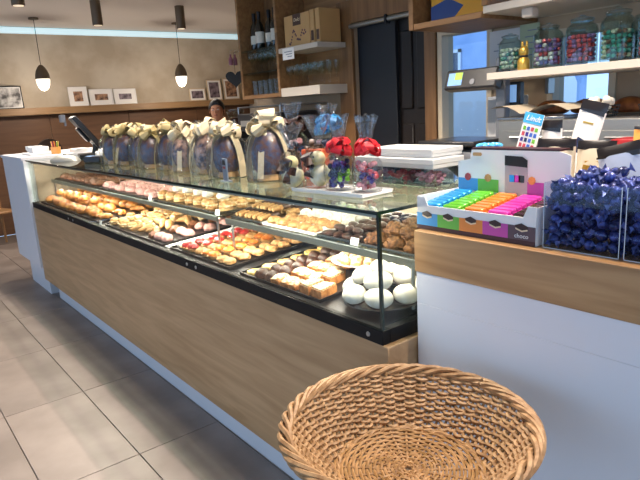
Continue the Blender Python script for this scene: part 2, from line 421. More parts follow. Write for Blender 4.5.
# middle glass shelf in two runs, its trims and posts
SX0, SX1, ZS = 1.287, 1.80, 1.022
for a, b in ((CY0+.02, 2.36), (2.44, CY1-.03)):
    ob('shelf_glass', mb().box(SX0+.008, SX1, a, b, ZS-.008, ZS), 'glass_top', dc)
    ob('shelf_trim', mb().bbox(SX0-.002, SX0+.008, a, b, ZS-.026, ZS+.001, .0015), 'trim_grey', dc)
    ob('led_strip', mb().box(SX0+.01, SX0+.026, a+.02, b-.02, ZS-.018, ZS-.010), 'led_glow', dc)
    ob('led_strip', mb().box(SX1+.03, SX1+.05, a+.02, b-.02, ZG-.030, ZG-.016), 'led_glow', dc)
    for yy in (a+.03, b-.03):
        ob('shelf_post', mb().tube([(SX0+.018, yy, deckz(SX0)), (SX0+.018, yy, ZS-.02)], .006, 8), 'steel', dc)
        ob('shelf_post', mb().tube([(SX1-.02, yy, deckz(SX1)), (SX1-.02, yy, ZG-.011)], .006, 8), 'steel', dc)
    L = b-a-.06
    l = light_obj('case_light', 'AREA', (SX0+.018, (a+b)/2, ZS-.022), 7.5*L, (1, .88, .74), dc, shape='RECTANGLE', size=.02, size_y=L); l.rotation_euler = (0, -.25, 0)
    l = light_obj('case_light', 'AREA', (SX1+.02, (a+b)/2, ZG-.034), 7.5*L, (1, .88, .74), dc, shape='RECTANGLE', size=.02, size_y=L); l.rotation_euler = (0, .45, 0)
for a, b in ((CY0+.02, CY1-.03),):
    l = light_obj('case_light', 'AREA', (CX+.03, (a+b)/2, ZG-.03), 8*(b-a), (1, .9, .78), dc, shape='RECTANGLE', size=.012, size_y=b-a-.05); l.rotation_euler = (0, -.35, 0)
    ob('led_strip', mb().box(CX+.022, CX+.038, a+.01, b-.01, ZG-.026, ZG-.012), 'alu', dc)
m = mb()
for y in (1.22, 2.36, 2.45, 4.25, 4.36): m.lathe([(.0, -.003), (.007, -.003), (.008, 0)], 10, T(CX-.002, y, .822, 0, PI/2, 0))
ob('rail_screw', m, 'steel', dc, kind='stuff')

# white end counter beyond the case and the white till counter at the near end
ec = thing('end_counter', 'white lacquered end counter with recessed kick beyond the pastry case', 'counter', (1.1, 5.45, 0))
def rrect(x0, x1, y0, y1, r, n=6):
    p = []
    for cx, cy, a0 in ((x1-r, y0+r, -90), (x1-r, y1-r, 0), (x0+r, y1-r, 90), (x0+r, y0+r, 180)):
        for k in range(n+1): a = math.radians(a0+90*k/n); p.append((cx+r*math.cos(a), cy+r*math.sin(a)))
    return p
ob('carcass', mb().box(0, .85, 0, .86, .25, 1.20), 'white_lacquer', ec)
ob('worktop', mb().bbox(-.012, .86, 0, .875, 1.20, 1.225, .003), 'white_lacquer', ec)
ob('kick_plate', mb().box(.05, .8, 0, .68, 0, .25), 'white_lacquer', ec)
WX, WZ = 1.236, 1.134
wc = thing('till_counter', 'tall white counter with thick oak top band beside the pastry case', 'counter', (WX, 0, 0))
m = mb()
for z0, z1 in ((.0, .30), (.3008, .912), (.9126, 1.009)): m.bbox(0, .9, -1.3, 1.131, z0, z1, .0004)
ob('white_front', m, 'white_lacquer', wc)
ob('oak_top', mb().bbox(-.004, .9, -1.3, 1.135, 1.01, WZ, .002), 'oak_band', wc)

# ================================================================== pastries
def noise_mat(n, c1, c2, sc, r=.6, b=.4, rand=.12, coat=0): M(n, c1, r, col2=c2, vscale=sc, bump=b, bscale=sc*2.2, rand=rand, coat=coat)
noise_mat('p_white', 'f3eee6', 'e6dccb', 25, .75, .25, .02)
noise_mat('p_yellow', 'e3c477', 'c89a4c', 40, .6, .3)
noise_mat('p_choc', '4a2a1c', '2c170e', 40, .4, .4)
noise_mat('p_milk', '77482b', '52301c', 45, .5, .5)
noise_mat('p_nut', 'e6d3ae', 'b07c44', 130, .7, .9)
noise_mat('p_caramel', 'c2834a', '8f5426', 40, .5, .4)
noise_mat('p_red', 'c3332c', '8f1a20', 60, .28, .4, .2, .4)
noise_mat('p_orange', 'dd8a32', 'b85c1c', 50, .35, .4, .2, .3)
noise_mat('p_shell', 'd0a06a', '9c6a38', 50, .6, .5)
noise_mat('p_cream', 'ead9b4', 'cba56c', 60, .6, .5)
noise_mat('p_puff', 'd6ad74', '9e6c38', 35, .6, .5)
noise_mat('p_bun', 'cf8f48', '8f4f20', 22, .4, .3, .12, .2)
noise_mat('p_pink', 'd9a9a0', 'b78078', 40, .6, .4)
noise_mat('p_sugar', 'f4f1ea', 'e2d6c2', 90, .8, .7, .03)
noise_mat('p_pine', '8a5a30', '4a2a16', 90, .6, .9)
M('tray_dark', '1c1b1d', .35, .6); M('tray_steel', 'a6a7a8', .25, 1); M('porcelain', 'efeeea', .2, coat=.4); M('doily', 'f3f2ee', .7)
PM = {}
def proto(name, pieces):
    """pieces: list of (part_name, MB, material); the first is the body"""
    PM[name] = [(n, b.mesh(n), mt) for n, b, mt in pieces]
    for n, me, mt in PM[name]: me.materials.append(MATS[mt])
def put(name, objname, loc, rz, label, cat, group, rx=0, ry=0, s=1):
    body = PM[name][0]
    o = bpy.data.objects.new(objname, body[1]); COL.objects.link(o)
    o.location = loc; o.rotation_euler = (rx, ry, rz); o.scale = (s, s, s); tag(o, label, cat, group)
    for n, me, mt in PM[name][1:]:
        c = bpy.data.objects.new(n, me); COL.objects.link(c); c.parent = o
    return o
def rough_ell(r, nz, seed, flat=.55, nu=12, nv=8):
    return mb().ell((0, 0, r[2]*flat), r, nu, nv, noise=nz, rnd=random.Random(seed), flat=flat)
proto('white_cake', [('cake', mb().ell((0, 0, .030), (.054, .042, .034), 20, 10, flat=.75), 'p_white'), ('chocolate_base', mb().lathe([(.034, .001), (.040, .004), (.038, .0075), (.0, .0075)], 18, sx=1.1, sy=.86), 'p_choc')])
def flower(r, hole, h, n=8, seg=40):
    m = mb(); v = []; f = []
    for i in range(seg):
        a = 2*PI*i/seg; k = 1+.07*math.cos(n*a)
        for rr, z in ((hole, .001), (hole, h*.8), ((hole+r)/2, h), (r*k*.93, h*.8), (r*k, h*.3), (r*k*.96, 0)):
            v.append((rr*math.cos(a), rr*math.sin(a), z))
    for i in range(seg):
        i2 = (i+1) % seg
        for j in range(6): j2 = (j+1) % 6; f.append((i*6+j, i2*6+j, i2*6+j2, i*6+j2))
    return m.add(v, f)
proto('ring_cookie', [('cookie', flower(.037, .009, .014), 'p_yellow'), ('jam', mb().lathe([(.0085, .003), (.0085, .011), (.004, .0125), (0, .013)], 12), 'p_choc')])
proto('choc_dome', [('dome', mb().lathe([(.030, 0), (.031, .006), (.028, .022), (.018, .033), (.006, .038), (0, .0385)], 14, wob=lambda a, z: 1+.05*math.cos(7*a)), 'p_choc')])
proto('nut_bar', [('sponge', mb().bbox(-.035, .035, -.024, .024, 0, .02, .003), 'p_caramel'), ('nut_topping', mb().ell((0, 0, .022), (.036, .025, .010), 12, 6, noise=.12, rnd=random.Random(3)), 'p_nut')])
proto('nut_wedge', [('sponge', mb().prism([(-.045, -.03), (.05, -.022), (.04, .03), (-.03, .032)], 0, .028), 'p_caramel'), ('nut_topping', mb().prism([(-.043, -.028), (.047, -.020), (.038, .028), (-.028, .030)], .0281, .036), 'p_nut')])
proto('fruit_tart', [('tart_shell', mb().lathe([(.024, 0), (.032, .014), (.033, .016), (.028, .015), (.0, .012)], 14, wob=lambda a, z: 1+.04*math.cos(10*a)), 'p_shell'), ('berry_topping', rough_ell((.026, .026, .016), .12, 5), 'p_red')])
PM['fruit_tart'][1][1].transform(Matrix.Translation((0, 0, .012)))
proto('apricot_tart', [('tart_shell', mb().lathe([(.024, 0), (.032, .014), (.033, .016), (.028, .015), (.0, .012)], 14), 'p_shell'), ('apricot_topping', rough_ell((.026, .026, .014), .08, 6), 'p_orange')])
PM['apricot_tart'][1][1].transform(Matrix.Translation((0, 0, .012)))
proto('nut_cookie', [('cookie', rough_ell((.032, .030, .019), .10, 8), 'p_shell')])
proto('cream_horn', [('cone', mb().tube([(-.045, 0, .012), (-.02, 0, .016), (.01, 0, .022), (.035, 0, .026)], [.006, .014, .021, .025], 12), 'p_puff'), ('cream', mb().ell((.038, 0, .026), (.012, .021, .021), 12, 7, noise=.06), 'p_cream')])
proto('cream_puff', [('lower_half', rough_ell((.040, .038, .022), .06, 9), 'p_puff'), ('cream', mb().lathe([(.034, .020), (.039, .024), (.039, .029), (.034, .032)], 14), 'p_cream'), ('upper_half', mb().ell((0, 0, .036), (.036, .034, .019), 12, 7, noise=.06, flat=.4), 'p_puff')])
proto('sugar_puff', [('puff', rough_ell((.033, .031, .026), .05, 10), 'p_sugar')])
proto('cream_bite', [('biscuit', mb().lathe([(.020, 0), (.022, .004), (.021, .012), (.016, .013)], 12), 'p_shell'), ('cream_swirl', mb().lathe([(.017, .012), (.019, .018), (.012, .026), (.013, .028), (.006, .036), (0, .038)], 12, wob=lambda a, z: 1+.08*math.cos(6*a+z*200)), 'p_cream')])
proto('bun', [('bun', mb().ell((0, 0, .030), (.062, .056, .042), 16, 9, noise=.03, flat=.7), 'p_bun')])
m = mb()
pts = []; rr = []
for i in range(11):
    a = -1.25+2.5*i/10; pts.append((.05*math.sin(a), .05*math.cos(a)-.035, .022)); rr.append(.007+.018*math.cos(a*1.15)**2*(1+.12*(i % 2)))
m.tube(pts, rr, 10)
proto('croissant', [('croissant', m, 'p_bun')])
proto('pink_roll', [('roll', rough_ell((.045, .036, .028), .07, 13), 'p_pink')])
proto('choc_stick', [('biscuit_stick', mb().tube([(-.055, 0, .013), (-.02, 0, .014), (.03, 0, .014), (.055, 0, .013)], [.008, .0125, .0125, .008], 10), 'p_puff'),
      ('chocolate_dip', mb().tube([(0, 0, .0145), (.03, 0, .0145), (.056, 0, .0135)], [.0136, .0138, .0092], 10), 'p_choc')])
proto('choc_almond', [('almond', rough_ell((.030, .018, .012), .05, 14), 'p_choc')])
proto('pine_cluster', [('cluster', rough_ell((.042, .034, .026), .22, 15, nu=16, nv=10), 'p_pine')])
proto('choc_cluster', [('cluster', rough_ell((.045, .040, .028), .16, 16, nu=14, nv=9), 'p_milk')])
def tray(name, x0, x1, y0, y1, z, mat, label, rim=.012, tilt=DS):
    t = thing(name, label, 'tray', ((x0+x1)/2, (y0+y1)/2, z)); t.rotation_euler = (0, -math.atan(tilt), 0)
    a, b = (x1-x0)/2, (y1-y0)/2
    ob('tray_floor', mb().box(-a, a, -b, b, 0, .004), mat, t)
    m = mb(); m.box(-a, -a+.004, -b, b, .004, rim); m.box(a-.004, a, -b, b, .004, rim); m.box(-a+.004, a-.004, -b, -b+.004, .004, rim); m.box(-a+.004, a-.004, b-.004, b, .004, rim)
    ob('tray_rim', m, mat, t); return t
def spread(kind, objname, x0, x1, nx, y0, y1, ny, zf, label, cat, group, jit=.006, rz=None, s=(.94, 1.06), layers=1, lz=.03, stag=0):
    for L in range(layers):
        for i in range(nx-L):
            for j in range(ny-(1 if L else 0)):
                x = x0+(x1-x0)*(i+.5*L)/max(1, nx-1); y = y0+(y1-y0)*(j+.5*L)/max(1, ny-1) if ny > 1 else y0
                y += stag*(i % 2)
                x += RND.uniform(-jit, jit); y += RND.uniform(-jit, jit)
                z = (zf(x) if callable(zf) else zf)+L*lz
                k = kind if isinstance(kind, str) else RND.choice(kind)
                put(k, objname, (x, y, z), (RND.uniform(0, 2*PI) if rz is None else rz+RND.uniform(-.12, .12)), label, cat, group, s=RND.uniform(*s))
dz = lambda x: deckz(x)+.0065
def dtray(n, x0, x1, y0, y1, mat, label): return tray(n, x0, x1, y0, y1, deckz((x0+x1)/2)+.0015, mat, label)
# --- lower deck, from the near end
pl = thing('oval_platter', 'oval steel platter carrying the big white iced cakes', 'platter', (1.285, 1.325, deckz(1.285)+.0135)); pl.rotation_euler = (0, 0, .3)
ob('dish', mb().lathe([(.0, -.002), (.10, -.002), (.12, .003), (.142, .010), (.142, .012), (.119, .006), (.10, .001), (.0, .001)], 36, sx=1.03, sy=.97), 'tray_steel', pl)
ob('foot_ring', mb().lathe([(.09, -.005), (.093, -.002), (.087, -.002)], 28), 'tray_steel', pl)
zpl = deckz(1.285)+.0148
wl = 'big smooth white iced cake heaped on the oval steel platter'
cc = (1.285, 1.325)
for n_, rad, z, lean, ph_, sc in ((7, .098, .002, .38, .25, .88), (4, .056, .046, .42, .6, .88), (1, .0, .070, .15, .3, .84)):
    for i in range(n_):
        a = 2*PI*i/n_+ph_
        q = Euler((0, lean, 0)).to_matrix(); q = Matrix.Rotation(a, 3, 'Z') @ q @ Matrix.Rotation(PI/2+RND.uniform(-.3, .3), 3, 'Z')
        e = q.to_euler()
        put('white_cake', 'iced_cake', (cc[0]+rad*1.04*math.cos(a), cc[1]+rad*.95*math.sin(a), zpl+z+(.012 if lean else 0)), e.z, wl, 'cake', 'white iced cakes on the steel platter', e.x, e.y, sc)
dtray('baking_tray', 1.15, 1.76, 1.50, 2.03, 'dark_steel', 'dark steel tray of ring cookies, chocolate domes and nut bars')
spread('ring_cookie', 'ring_cookie', 1.192, 1.72, 8, 1.975, 0, 1, dz, 'yellow flower-shaped ring cookie in the row beside the chocolate domes', 'cookie', 'yellow ring cookies', .004)
spread('choc_dome', 'chocolate_dome', 1.185, 1.72, 9, 1.905, 1.84, 2, dz, 'dark chocolate dome between the ring cookies and nut bars', 'chocolate', 'dark chocolate domes', .003)
spread('nut_bar', 'nut_bar', 1.19, 1.46, 4, 1.785, 1.675, 3, dz, 'caramel bar with chopped nut topping on the dark tray', 'pastry', 'nut bars', .004, PI/2*0)
spread('nut_bar', 'nut_bar', 1.54, 1.72, 3, 1.785, 1.73, 2, dz, 'caramel bar with chopped nut topping on the dark tray', 'pastry', 'nut bars', .004, 0)
for x, y in ((1.20, 1.61), (1.305, 1.615), (1.20, 1.54)):
    put('nut_wedge', 'nut_wedge', (x, y, dz(x)), RND.uniform(-.2, .2), 'wedge of caramel nut cake in front of the white plate stand', 'pastry', 'nut cake wedges')
ps = thing('plate_stand', 'low steel stand carrying the white plate of cream bites', 'stand', (1.44, 1.585, deckz(1.44)+.008))
ob('foot', mb().lathe([(.0, 0), (.045, 0), (.045, .004), (.012, .008), (.012, .035), (.03, .042), (.0, .042)], 18), 'tray_steel', ps)
wp = thing('serving_plate', 'white porcelain plate of cream bites on a low stand', 'plate', (1.44, 1.585, deckz(1.44)+.0505))
ob('plate', mb().lathe([(.0, 0), (.075, 0), (.10, .006), (.124, .015), (.124, .018), (.10, .010), (.075, .004), (.0, .004)], 36), 'porcelain', wp)
zp = deckz(1.44)+.0555
k = 0
for ring, n in ((0, 1), (.042, 6), (.082, 11)):
    for i in range(n):
        a = 2*PI*i/n+ring*9
        put('cream_bite', 'cream_bite', (1.44+ring*math.cos(a), 1.585+ring*math.sin(a), zp+(.0035 if ring > .08 else 0)), RND.uniform(0, 6), 'small biscuit topped with a cream swirl on the white plate', 'pastry', 'cream bites on the white plate', RND.uniform(-.05, .05), 0, .95)
dtray('baking_tray', 1.155, 1.76, 2.13, 2.72, 'tray_dark', 'black tray of berry tarts, apricot tarts and nut cookies')
tl = 'mixed fruit tray between the white paper strip and black divider'
spread('nut_cookie', 'nut_cookie', 1.20, 1.71, 8, 2.19, 2.25, 2, dz, 'golden nut cookie in the tray of fruit tarts', 'cookie', 'golden nut cookies', .005)
spread('apricot_tart', 'apricot_tart', 1.20, 1.71, 8, 2.335, 2.40, 2, dz, 'apricot tartlet between berry tarts and nut cookies', 'tart', 'apricot tartlets', .003)
spread('nut_cookie', 'nut_cookie', 1.20, 1.71, 8, 2.47, 0, 1, dz, 'golden nut cookie in the tray of fruit tarts', 'cookie', 'golden nut cookies', .005)
spread('fruit_tart', 'berry_tart', 1.20, 1.71, 8, 2.545, 2.61, 2, dz, 'red berry tartlet in the row by the white paper strip', 'tart', 'red berry tartlets', .003)
spread('sugar_puff', 'sugared_puff', 1.20, 1.71, 8, 2.68, 0, 1, dz, 'sugared white puff beside the red berry tartlets', 'pastry', 'sugared puffs by the berry tarts', .003, s=(.7, .8))
ob('paper_strip', mb().bbox(-.3, .3, -.028, .028, 0, .004, .001), 'doily', None, (1.46, 2.765, deckz(1.46)+.001), (0, -math.atan(DS), 0), 'long white paper strip separating fruit tarts from cream pastries', 'paper strip')
dtray('baking_tray', 1.155, 1.76, 2.81, 3.70, 'tray_dark', 'black tray of cream puffs, horns and pink rolls')
spread('pink_roll', 'pink_roll', 1.21, 1.70, 5, 2.87, 2.95, 2, dz, 'pinkish iced roll in the tray of cream puffs', 'pastry', 'pink rolls on the deck', .006, s=(.8, .9))
spread('choc_cluster', 'chocolate_cluster', 1.21, 1.70, 5, 3.03, 0, 1, dz, 'milk chocolate cluster between pink rolls and cream horns', 'chocolate', 'milk chocolate clusters on the deck', .006, s=(.8, .9))
spread('cream_horn', 'cream_horn', 1.22, 1.69, 5, 3.12, 3.28, 3, dz, 'pastry horn filled with cream in the tray of puffs', 'pastry', 'cream horns', .012)
spread('cream_puff', 'cream_puff', 1.21, 1.70, 6, 3.38, 3.64, 4, dz, 'cream puff in the black tray beside the buns', 'pastry', 'cream puffs on the deck', .012, s=(.8, 1))
dtray('bun_tray', 1.155, 1.76, 3.80, 5.30, 'tray_dark', 'black tray heaped with glossy golden buns and croissants')
spread(['bun'], 'bun', 1.22, 1.70, 5, 4.03, 5.15, 9, dz, 'glossy golden bun in the far black tray', 'bun', 'golden buns', .02, s=(.72, .95), stag=.07)
spread(['bun'], 'bun', 1.28, 1.64, 3, 4.3, 5.1, 5, lambda x: dz(x)+.052, 'golden bun piled on top of the other buns', 'bun', 'piled golden buns', .028, s=(.62, .86))
spread('croissant', 'croissant', 1.22, 1.69, 5, 3.87, 3.93, 2, dz, 'small curved croissant in front of the golden buns', 'croissant', 'small croissants', .006, s=(.8, .9))
# --- middle shelf, from the near end
st = lambda n, x0, x1, y0, y1, mat, label: tray(n, x0, x1, y0, y1, ZS+.0015, mat, label, .010, 0)
zs = ZS+.006
st('shelf_tray', 1.31, 1.76, 1.20, 1.47, 'tray_steel', 'steel shelf tray of rugged caramel nut clusters by the glass end')
spread('pine_cluster', 'nut_cluster', 1.36, 1.71, 5, 1.25, 1.42, 3, zs, 'rugged caramel nut cluster on the shelf tray by the glass end', 'pastry', 'rugged nut clusters', .006, layers=2, lz=.034, s=(.85, 1.0))
st('shelf_tray', 1.31, 1.76, 1.485, 1.70, 'tray_steel', 'steel shelf tray of dark chocolate almonds')
spread('choc_almond', 'chocolate_almond', 1.345, 1.72, 7, 1.52, 1.665, 4, zs, 'oval dark chocolate almond on the shelf tray', 'chocolate', 'chocolate almonds', .006, layers=2, lz=.019)
st('shelf_tray', 1.31, 1.76, 1.715, 2.08, 'doily', 'white paper shelf tray of nut cookies and sugared puffs')
spread('nut_cookie', 'nut_cookie', 1.345, 1.44, 2, 1.75, 2.04, 5, zs, 'pale nut cookie at the front of the white shelf tray', 'cookie', 'nut cookies on the shelf', .004)
spread('sugar_puff', 'sugared_puff', 1.52, 1.72, 4, 1.755, 2.04, 5, zs, 'round sugared puff on the white paper shelf tray', 'pastry', 'sugared puffs on the shelf', .004, s=(.85, .95))
st('shelf_tray', 1.31, 1.76, 2.095, 2.35, 'tray_steel', 'steel shelf tray of chocolate-dipped biscuit sticks')
spread('choc_stick', 'dipped_stick', 1.38, 1.69, 3, 2.12, 2.325, 7, zs, 'biscuit stick dipped in dark chocolate on the shelf tray', 'biscuit', 'chocolate-dipped sticks', .003, .25, layers=2, lz=.027)
st('shelf_tray', 1.31, 1.76, 2.47, 3.26, 'tray_steel', 'steel shelf tray of cream puffs above the fruit tarts')
spread('cream_puff', 'cream_puff', 1.37, 1.70, 4, 2.52, 3.21, 8, zs, 'cream puff on the long steel shelf tray', 'pastry', 'cream puffs on the shelf', .014, s=(.75, .95))
spread('sugar_puff', 'sugared_puff', 1.41, 1.66, 3, 2.6, 3.12, 5, zs+.047, 'white sugared puff heaped on the shelf cream puffs', 'pastry', 'sugared puffs heaped on cream puffs', .01)
st('shelf_tray', 1.31, 1.76, 3.28, 4.22, 'tray_steel', 'steel shelf tray of pink rolls and small buns')
spread('pink_roll', 'pink_roll', 1.37, 1.70, 4, 3.34, 4.16, 9, zs, 'pinkish iced roll on the steel shelf tray', 'pastry', 'pink rolls on the shelf', .018, s=(.75, 1.0))
st('shelf_tray', 1.31, 1.76, 4.24, 5.35, 'tray_dark', 'black shelf tray of milk chocolate clusters')
spread('choc_cluster', 'chocolate_cluster', 1.37, 1.70, 4, 4.31, 5.28, 10, zs, 'milk chocolate cluster on the black shelf tray', 'chocolate', 'milk chocolate clusters on the shelf', .018, s=(.75, 1.05))
# price tags
def price_tag(x, y, z, where):
    t = ob('price_tag', mb().prism([(-.02, 0), (.02, 0), (.02, .026), (-.02, .026)], -.001, .001, Euler((PI/2, 0, -PI/2)).to_matrix().to_4x4()).box(0, .016, -.02, .02, 0, .001), 'white_card', None, (x, y, z), (0, .25, 0), 'small white folded price tag '+where, 'price tag')
for x, y, z, wh in ((1.146, 3.755, deckz(1.146)+.002, 'between the bun tray and cream puff tray'),
        (1.30, 1.478, ZS+.002, 'on the shelf before the chocolate almonds'), (1.30, 2.46, ZS+.002, 'on the shelf before the cream puffs'), (1.30, 3.27, ZS+.002, 'on the shelf before the pink rolls')):
    price_tag(x, y, z, wh)

# ================================================================== gifts standing on the glass top
ZT = ZG+.0008
M('kraft', 'c39a66', .6); M('ivory_ribbon', 'dccba8', .45, rand=.05); M('olive_ribbon', 'b3a06f', .45, rand=.08); M('red_ribbon', 'd4202c', .4); M('blue_ribbon', '3a9fe0', .4); M('brown_ribbon', '3a2018', .4)
M('egg_foil', '6a4430', .35, col2='3c4668', vscale=42, rand=.15); M('egg_foil_pink', 'c09a86', .35, col2='4a3c48', vscale=38, rand=.1)
M('chick_cream', 'ecd98c', .45, col2='f2ead0', vscale=20); M('chick_beak', 'd98a2a', .4); M('orange_card', 'd9582a', .5)
def bow(m, z, s=1.0, loops=4, seed=1, tail=True):
    """ruffled bow: jittered loops, pinched at the knot, with wavy edges"""
    r = random.Random(seed)
    for i in range(loops):
        a = 2*PI*i/loops+r.uniform(-.5, .5); el = r.uniform(-.1, 1.0); tw = r.uniform(-.7, .7); ln = r.uniform(.055, .085); wd = r.uniform(.017, .026); hh = r.uniform(.016, .03)
        d = Vector((math.cos(a)*math.cos(el), math.sin(a)*math.cos(el), math.sin(el))); side = Vector((-math.sin(a), math.cos(a), 0)); up = d.cross(side)
        side, up = side*math.cos(tw)+up*math.sin(tw), up*math.cos(tw)-side*math.sin(tw)
        pts = []; ws = []
        for k in range(13):
            t = k/12; L = math.sin(PI*t)**.85*ln*s; h = math.sin(2*PI*t)*hh*s
            p = d*L+up*h+Vector((0, 0, z))+Vector((r.uniform(-1, 1), r.uniform(-1, 1), r.uniform(-1, 1)))*.0025*s*math.sin(PI*t); pts.append(p)
            ws.append((side+up*.35*math.sin(5*t+i))*(.004+wd*math.sin(PI*t)**.6)*s)
        m.ribbon(pts, ws, th=.0008)
    if tail:
        for i in range(3):
            a = r.uniform(0, 2*PI); d = Vector((math.cos(a), math.sin(a), 0)); side = Vector((-math.sin(a), math.cos(a), 0))
            m.ribbon([Vector((0, 0, z))+d*.024*s*k+Vector((0, 0, (-.014*k*k+.006*k)*s)) for k in range(5)], side*.013*s, th=.0008)
    m.ell((0, 0, z), (.013*s, .013*s, .012*s), 8, 6)
    return m
def film_mesh(rb, rm, h, rn, htop, rt, seed, n=28):
    ph = seed*1.7
    wob = lambda a, z: 1+.05*math.cos(4*a+ph)+.03*math.cos(9*a+z*40+ph)
    return mb().lathe([(rb*.6, .0), (rb, .003), (rb*1.04, h*.18), (rm, h*.5), (rm*.92, h*.75), (rm*.6, h*.93), (rn, h)], n, wob=wob)
def ruffle_mesh(h, rn, htop, rt, seed, n=40):
    ph = seed*1.3
    wob = lambda a, z: 1+(z-h)/max(htop, .01)*(.22*math.cos(7*a+ph)+.12*math.cos(13*a))
    prof = [(rn*.9, h), (rn*1.3, h+htop*.2), (rt*.7, h+htop*.6), (rt, h+htop)]
    m = mb(); v = []; f = []
    for r, z in prof:
        for i in range(n): a = 2*PI*i/n; k = wob(a, z); v.append((r*k*math.cos(a), r*k*math.sin(a), z+(.006*math.sin(5*a) if z > h+htop*.9 else 0)))
    for j in range(len(prof)-1):
        for i in range(n): i2 = (i+1) % n; f.append((j*n+i, j*n+i2, (j+1)*n+i2, (j+1)*n+i))
    return m.add(v, f)
def gift_egg(x, y, s, rz, rib, foil, label, seed):
    t = thing('gift_wrapped_egg', label, 'gift', (x, y, ZT), rz, 'cellophane-wrapped chocolate eggs on the case')
    ob('chocolate_egg', mb().lathe([(.0, .008), (.035, .014), (.058, .045), (.066, .085), (.062, .125), (.045, .165), (.022, .186), (.0, .192)], 22, T(s=s)), foil, t)
    ob('egg_cup', mb().lathe([(.045, .0012), (.05, .004), (.042, .03), (.046, .034), (.038, .028), (.03, .006)], 18, T(s=s)), 'kraft', t)
    f = ob('cellophane', film_mesh(.088*s, .090*s, .205*s, .016*s, .04, .06, seed), 'cello', t)
    ob('cellophane_top', ruffle_mesh(.205*s, .016*s, .045*s, .05*s, seed), 'cello_ruffle', t)
    m = mb(); pts = []
    for k in range(17):
        a = PI*k/16*1.0; pts.append((.0, -.089*s*math.cos(a)*(1 if k not in (0, 16) else .98), .002+.207*s*math.sin(a)**.8))
    m.ribbon(pts, (.020*s, 0, 0))
    ob('ribbon_band', m, rib, t)
    ob('ribbon_bow', bow(mb(), .200*s, .92*s, 9, seed), rib, t)
    return t
eggs = [(1.375, 2.09, 1.12, .5, 'ivory_ribbon', 'egg_foil', 'standing alone beside the orange box'),
        (1.35, 2.40, 1.02, .3, 'ivory_ribbon', 'egg_foil', 'beside the small grey sign'),
        (1.37, 2.63, 1.04, .9, 'ivory_ribbon', 'egg_foil_pink', 'second from the small grey sign'),
        (1.36, 2.87, 1.0, .2, 'ivory_ribbon', 'egg_foil_pink', 'third from the small grey sign'),
        (1.38, 3.09, 1.03, 1.2, 'olive_ribbon', 'egg_foil', 'fourth from the small grey sign'),
        (1.36, 3.31, .98, .6, 'olive_ribbon', 'egg_foil', 'fourth from the card terminal'),
        (1.39, 3.52, 1.0, .1, 'olive_ribbon', 'egg_foil', 'third from the card terminal'),
        (1.37, 3.73, 1.02, .8, 'olive_ribbon', 'egg_foil', 'second from the card terminal'),
        (1.36, 3.94, 1.0, .4, 'olive_ribbon', 'egg_foil', 'next to the card terminal')]
for i, (x, y, s, rz, rib, foil, wh) in enumerate(eggs):
    gift_egg(x, y, s, rz, rib, foil, 'chocolate egg in cellophane with %s bow, %s' % ('ivory' if rib[0] == 'i' else 'olive gold', wh), i+1)
M('grey_sign', '7c8798', .4); M('sign_red', 'a83a3a', .5)
sg = thing('counter_sign', 'small grey upright sign with dark top between gift eggs', 'sign', (1.25, 2.25, ZT), -.2)
ob('sign_board', mb().bbox(-.004, .004, -.028, .028, .002, .10, .002), 'grey_sign', sg); ob('sign_foot', mb().bbox(-.02, .02, -.03, .03, 0, .004, .001), 'grey_sign', sg)
ob('sign_header', mb().prism([(-.022, .072), (.022, .072), (.015, .092), (-.015, .092)], 0, .001, T(-.0042, 0, 0) @ Euler(FACE).to_matrix().to_4x4()), 'black_matte', sg)
ob('sign_stripe', mb().box(-.0052, -.0042, -.016, .016, .055, .065), 'sign_red', sg)
def chick_bag(x, y, s, rz, label, seed):
    t = thing('chick_gift_bag', label, 'gift bag', (x, y, ZT), rz, 'chick gift bags')
    m = mb(); m.ell((0, 0, .045*s), (.036*s, .038*s, .042*s), 16, 10); m.ell((-.006*s, 0, .100*s), (.028*s, .030*s, .027*s), 14, 9)
    b = ob('chick_figure', m, 'chick_cream', t)
    m = mb(); m.lathe([(.007*s, 0), (.0, .013*s)], 8, T(-.032*s, 0, .098*s, 0, -PI/2, 0)); ob('beak', m, 'chick_beak', b)
    m = mb()
    for sy in (-1, 1): m.ell((-.029*s, sy*.012*s, .108*s), (.004*s,)*3, 8, 6)
    ob('eyes', m, 'black_plastic', b)
    m = mb(); 
    for sy in (-1, 1): m.ell((.0, sy*.038*s, .05*s), (.022*s, .008*s, .024*s), 10, 6)
    ob('wings', m, 'chick_cream', b)
    ob('neck_bow', bow(mb(), 0, .62*s, 4, seed, False).add([], []), 'brown_ribbon', t, (-.028*s, 0, .072*s), (0, -1.2, 0))
    ob('cellophane', film_mesh(.05*s, .055*s, .145*s, .012*s, .1, .05, seed), 'cello', t)
    ob('cellophane_top', ruffle_mesh(.145*s, .012*s, .10*s, .045*s, seed), 'cello_ruffle', t)
    ob('tie', mb().lathe([(.013*s, .142*s), (.016*s, .146*s), (.013*s, .150*s)], 12), 'brown_ribbon', t)
chick_bag(1.27, 1.775, .98, .3, 'cream chick with brown bow in cellophane, before the orange box', 3)
ft = thing('flat_tray', 'flat white tray under the cellophane sweet bags', 'tray', (1.305, 1.545, ZT), .06)
ob('tray_base', mb().bbox(-.075, .075, -.18, .18, 0, .008, .003), 'white_card', ft)
m = mb(); m.box(-.075, -.071, -.18, .18, .008, .014); m.box(.071, .075, -.18, .18, .008, .014); ob('tray_lip', m, 'white_card', ft)
cb = chick_bag(1.305, 1.655, 1.05, -.1, 'larger cream chick with brown bow in cellophane on the white tray', 5)
for c in COL.objects:
    if c.name.startswith('chick_gift_bag') and abs(c.location.y-1.655) < .01: c.location.z = ZT+.0085
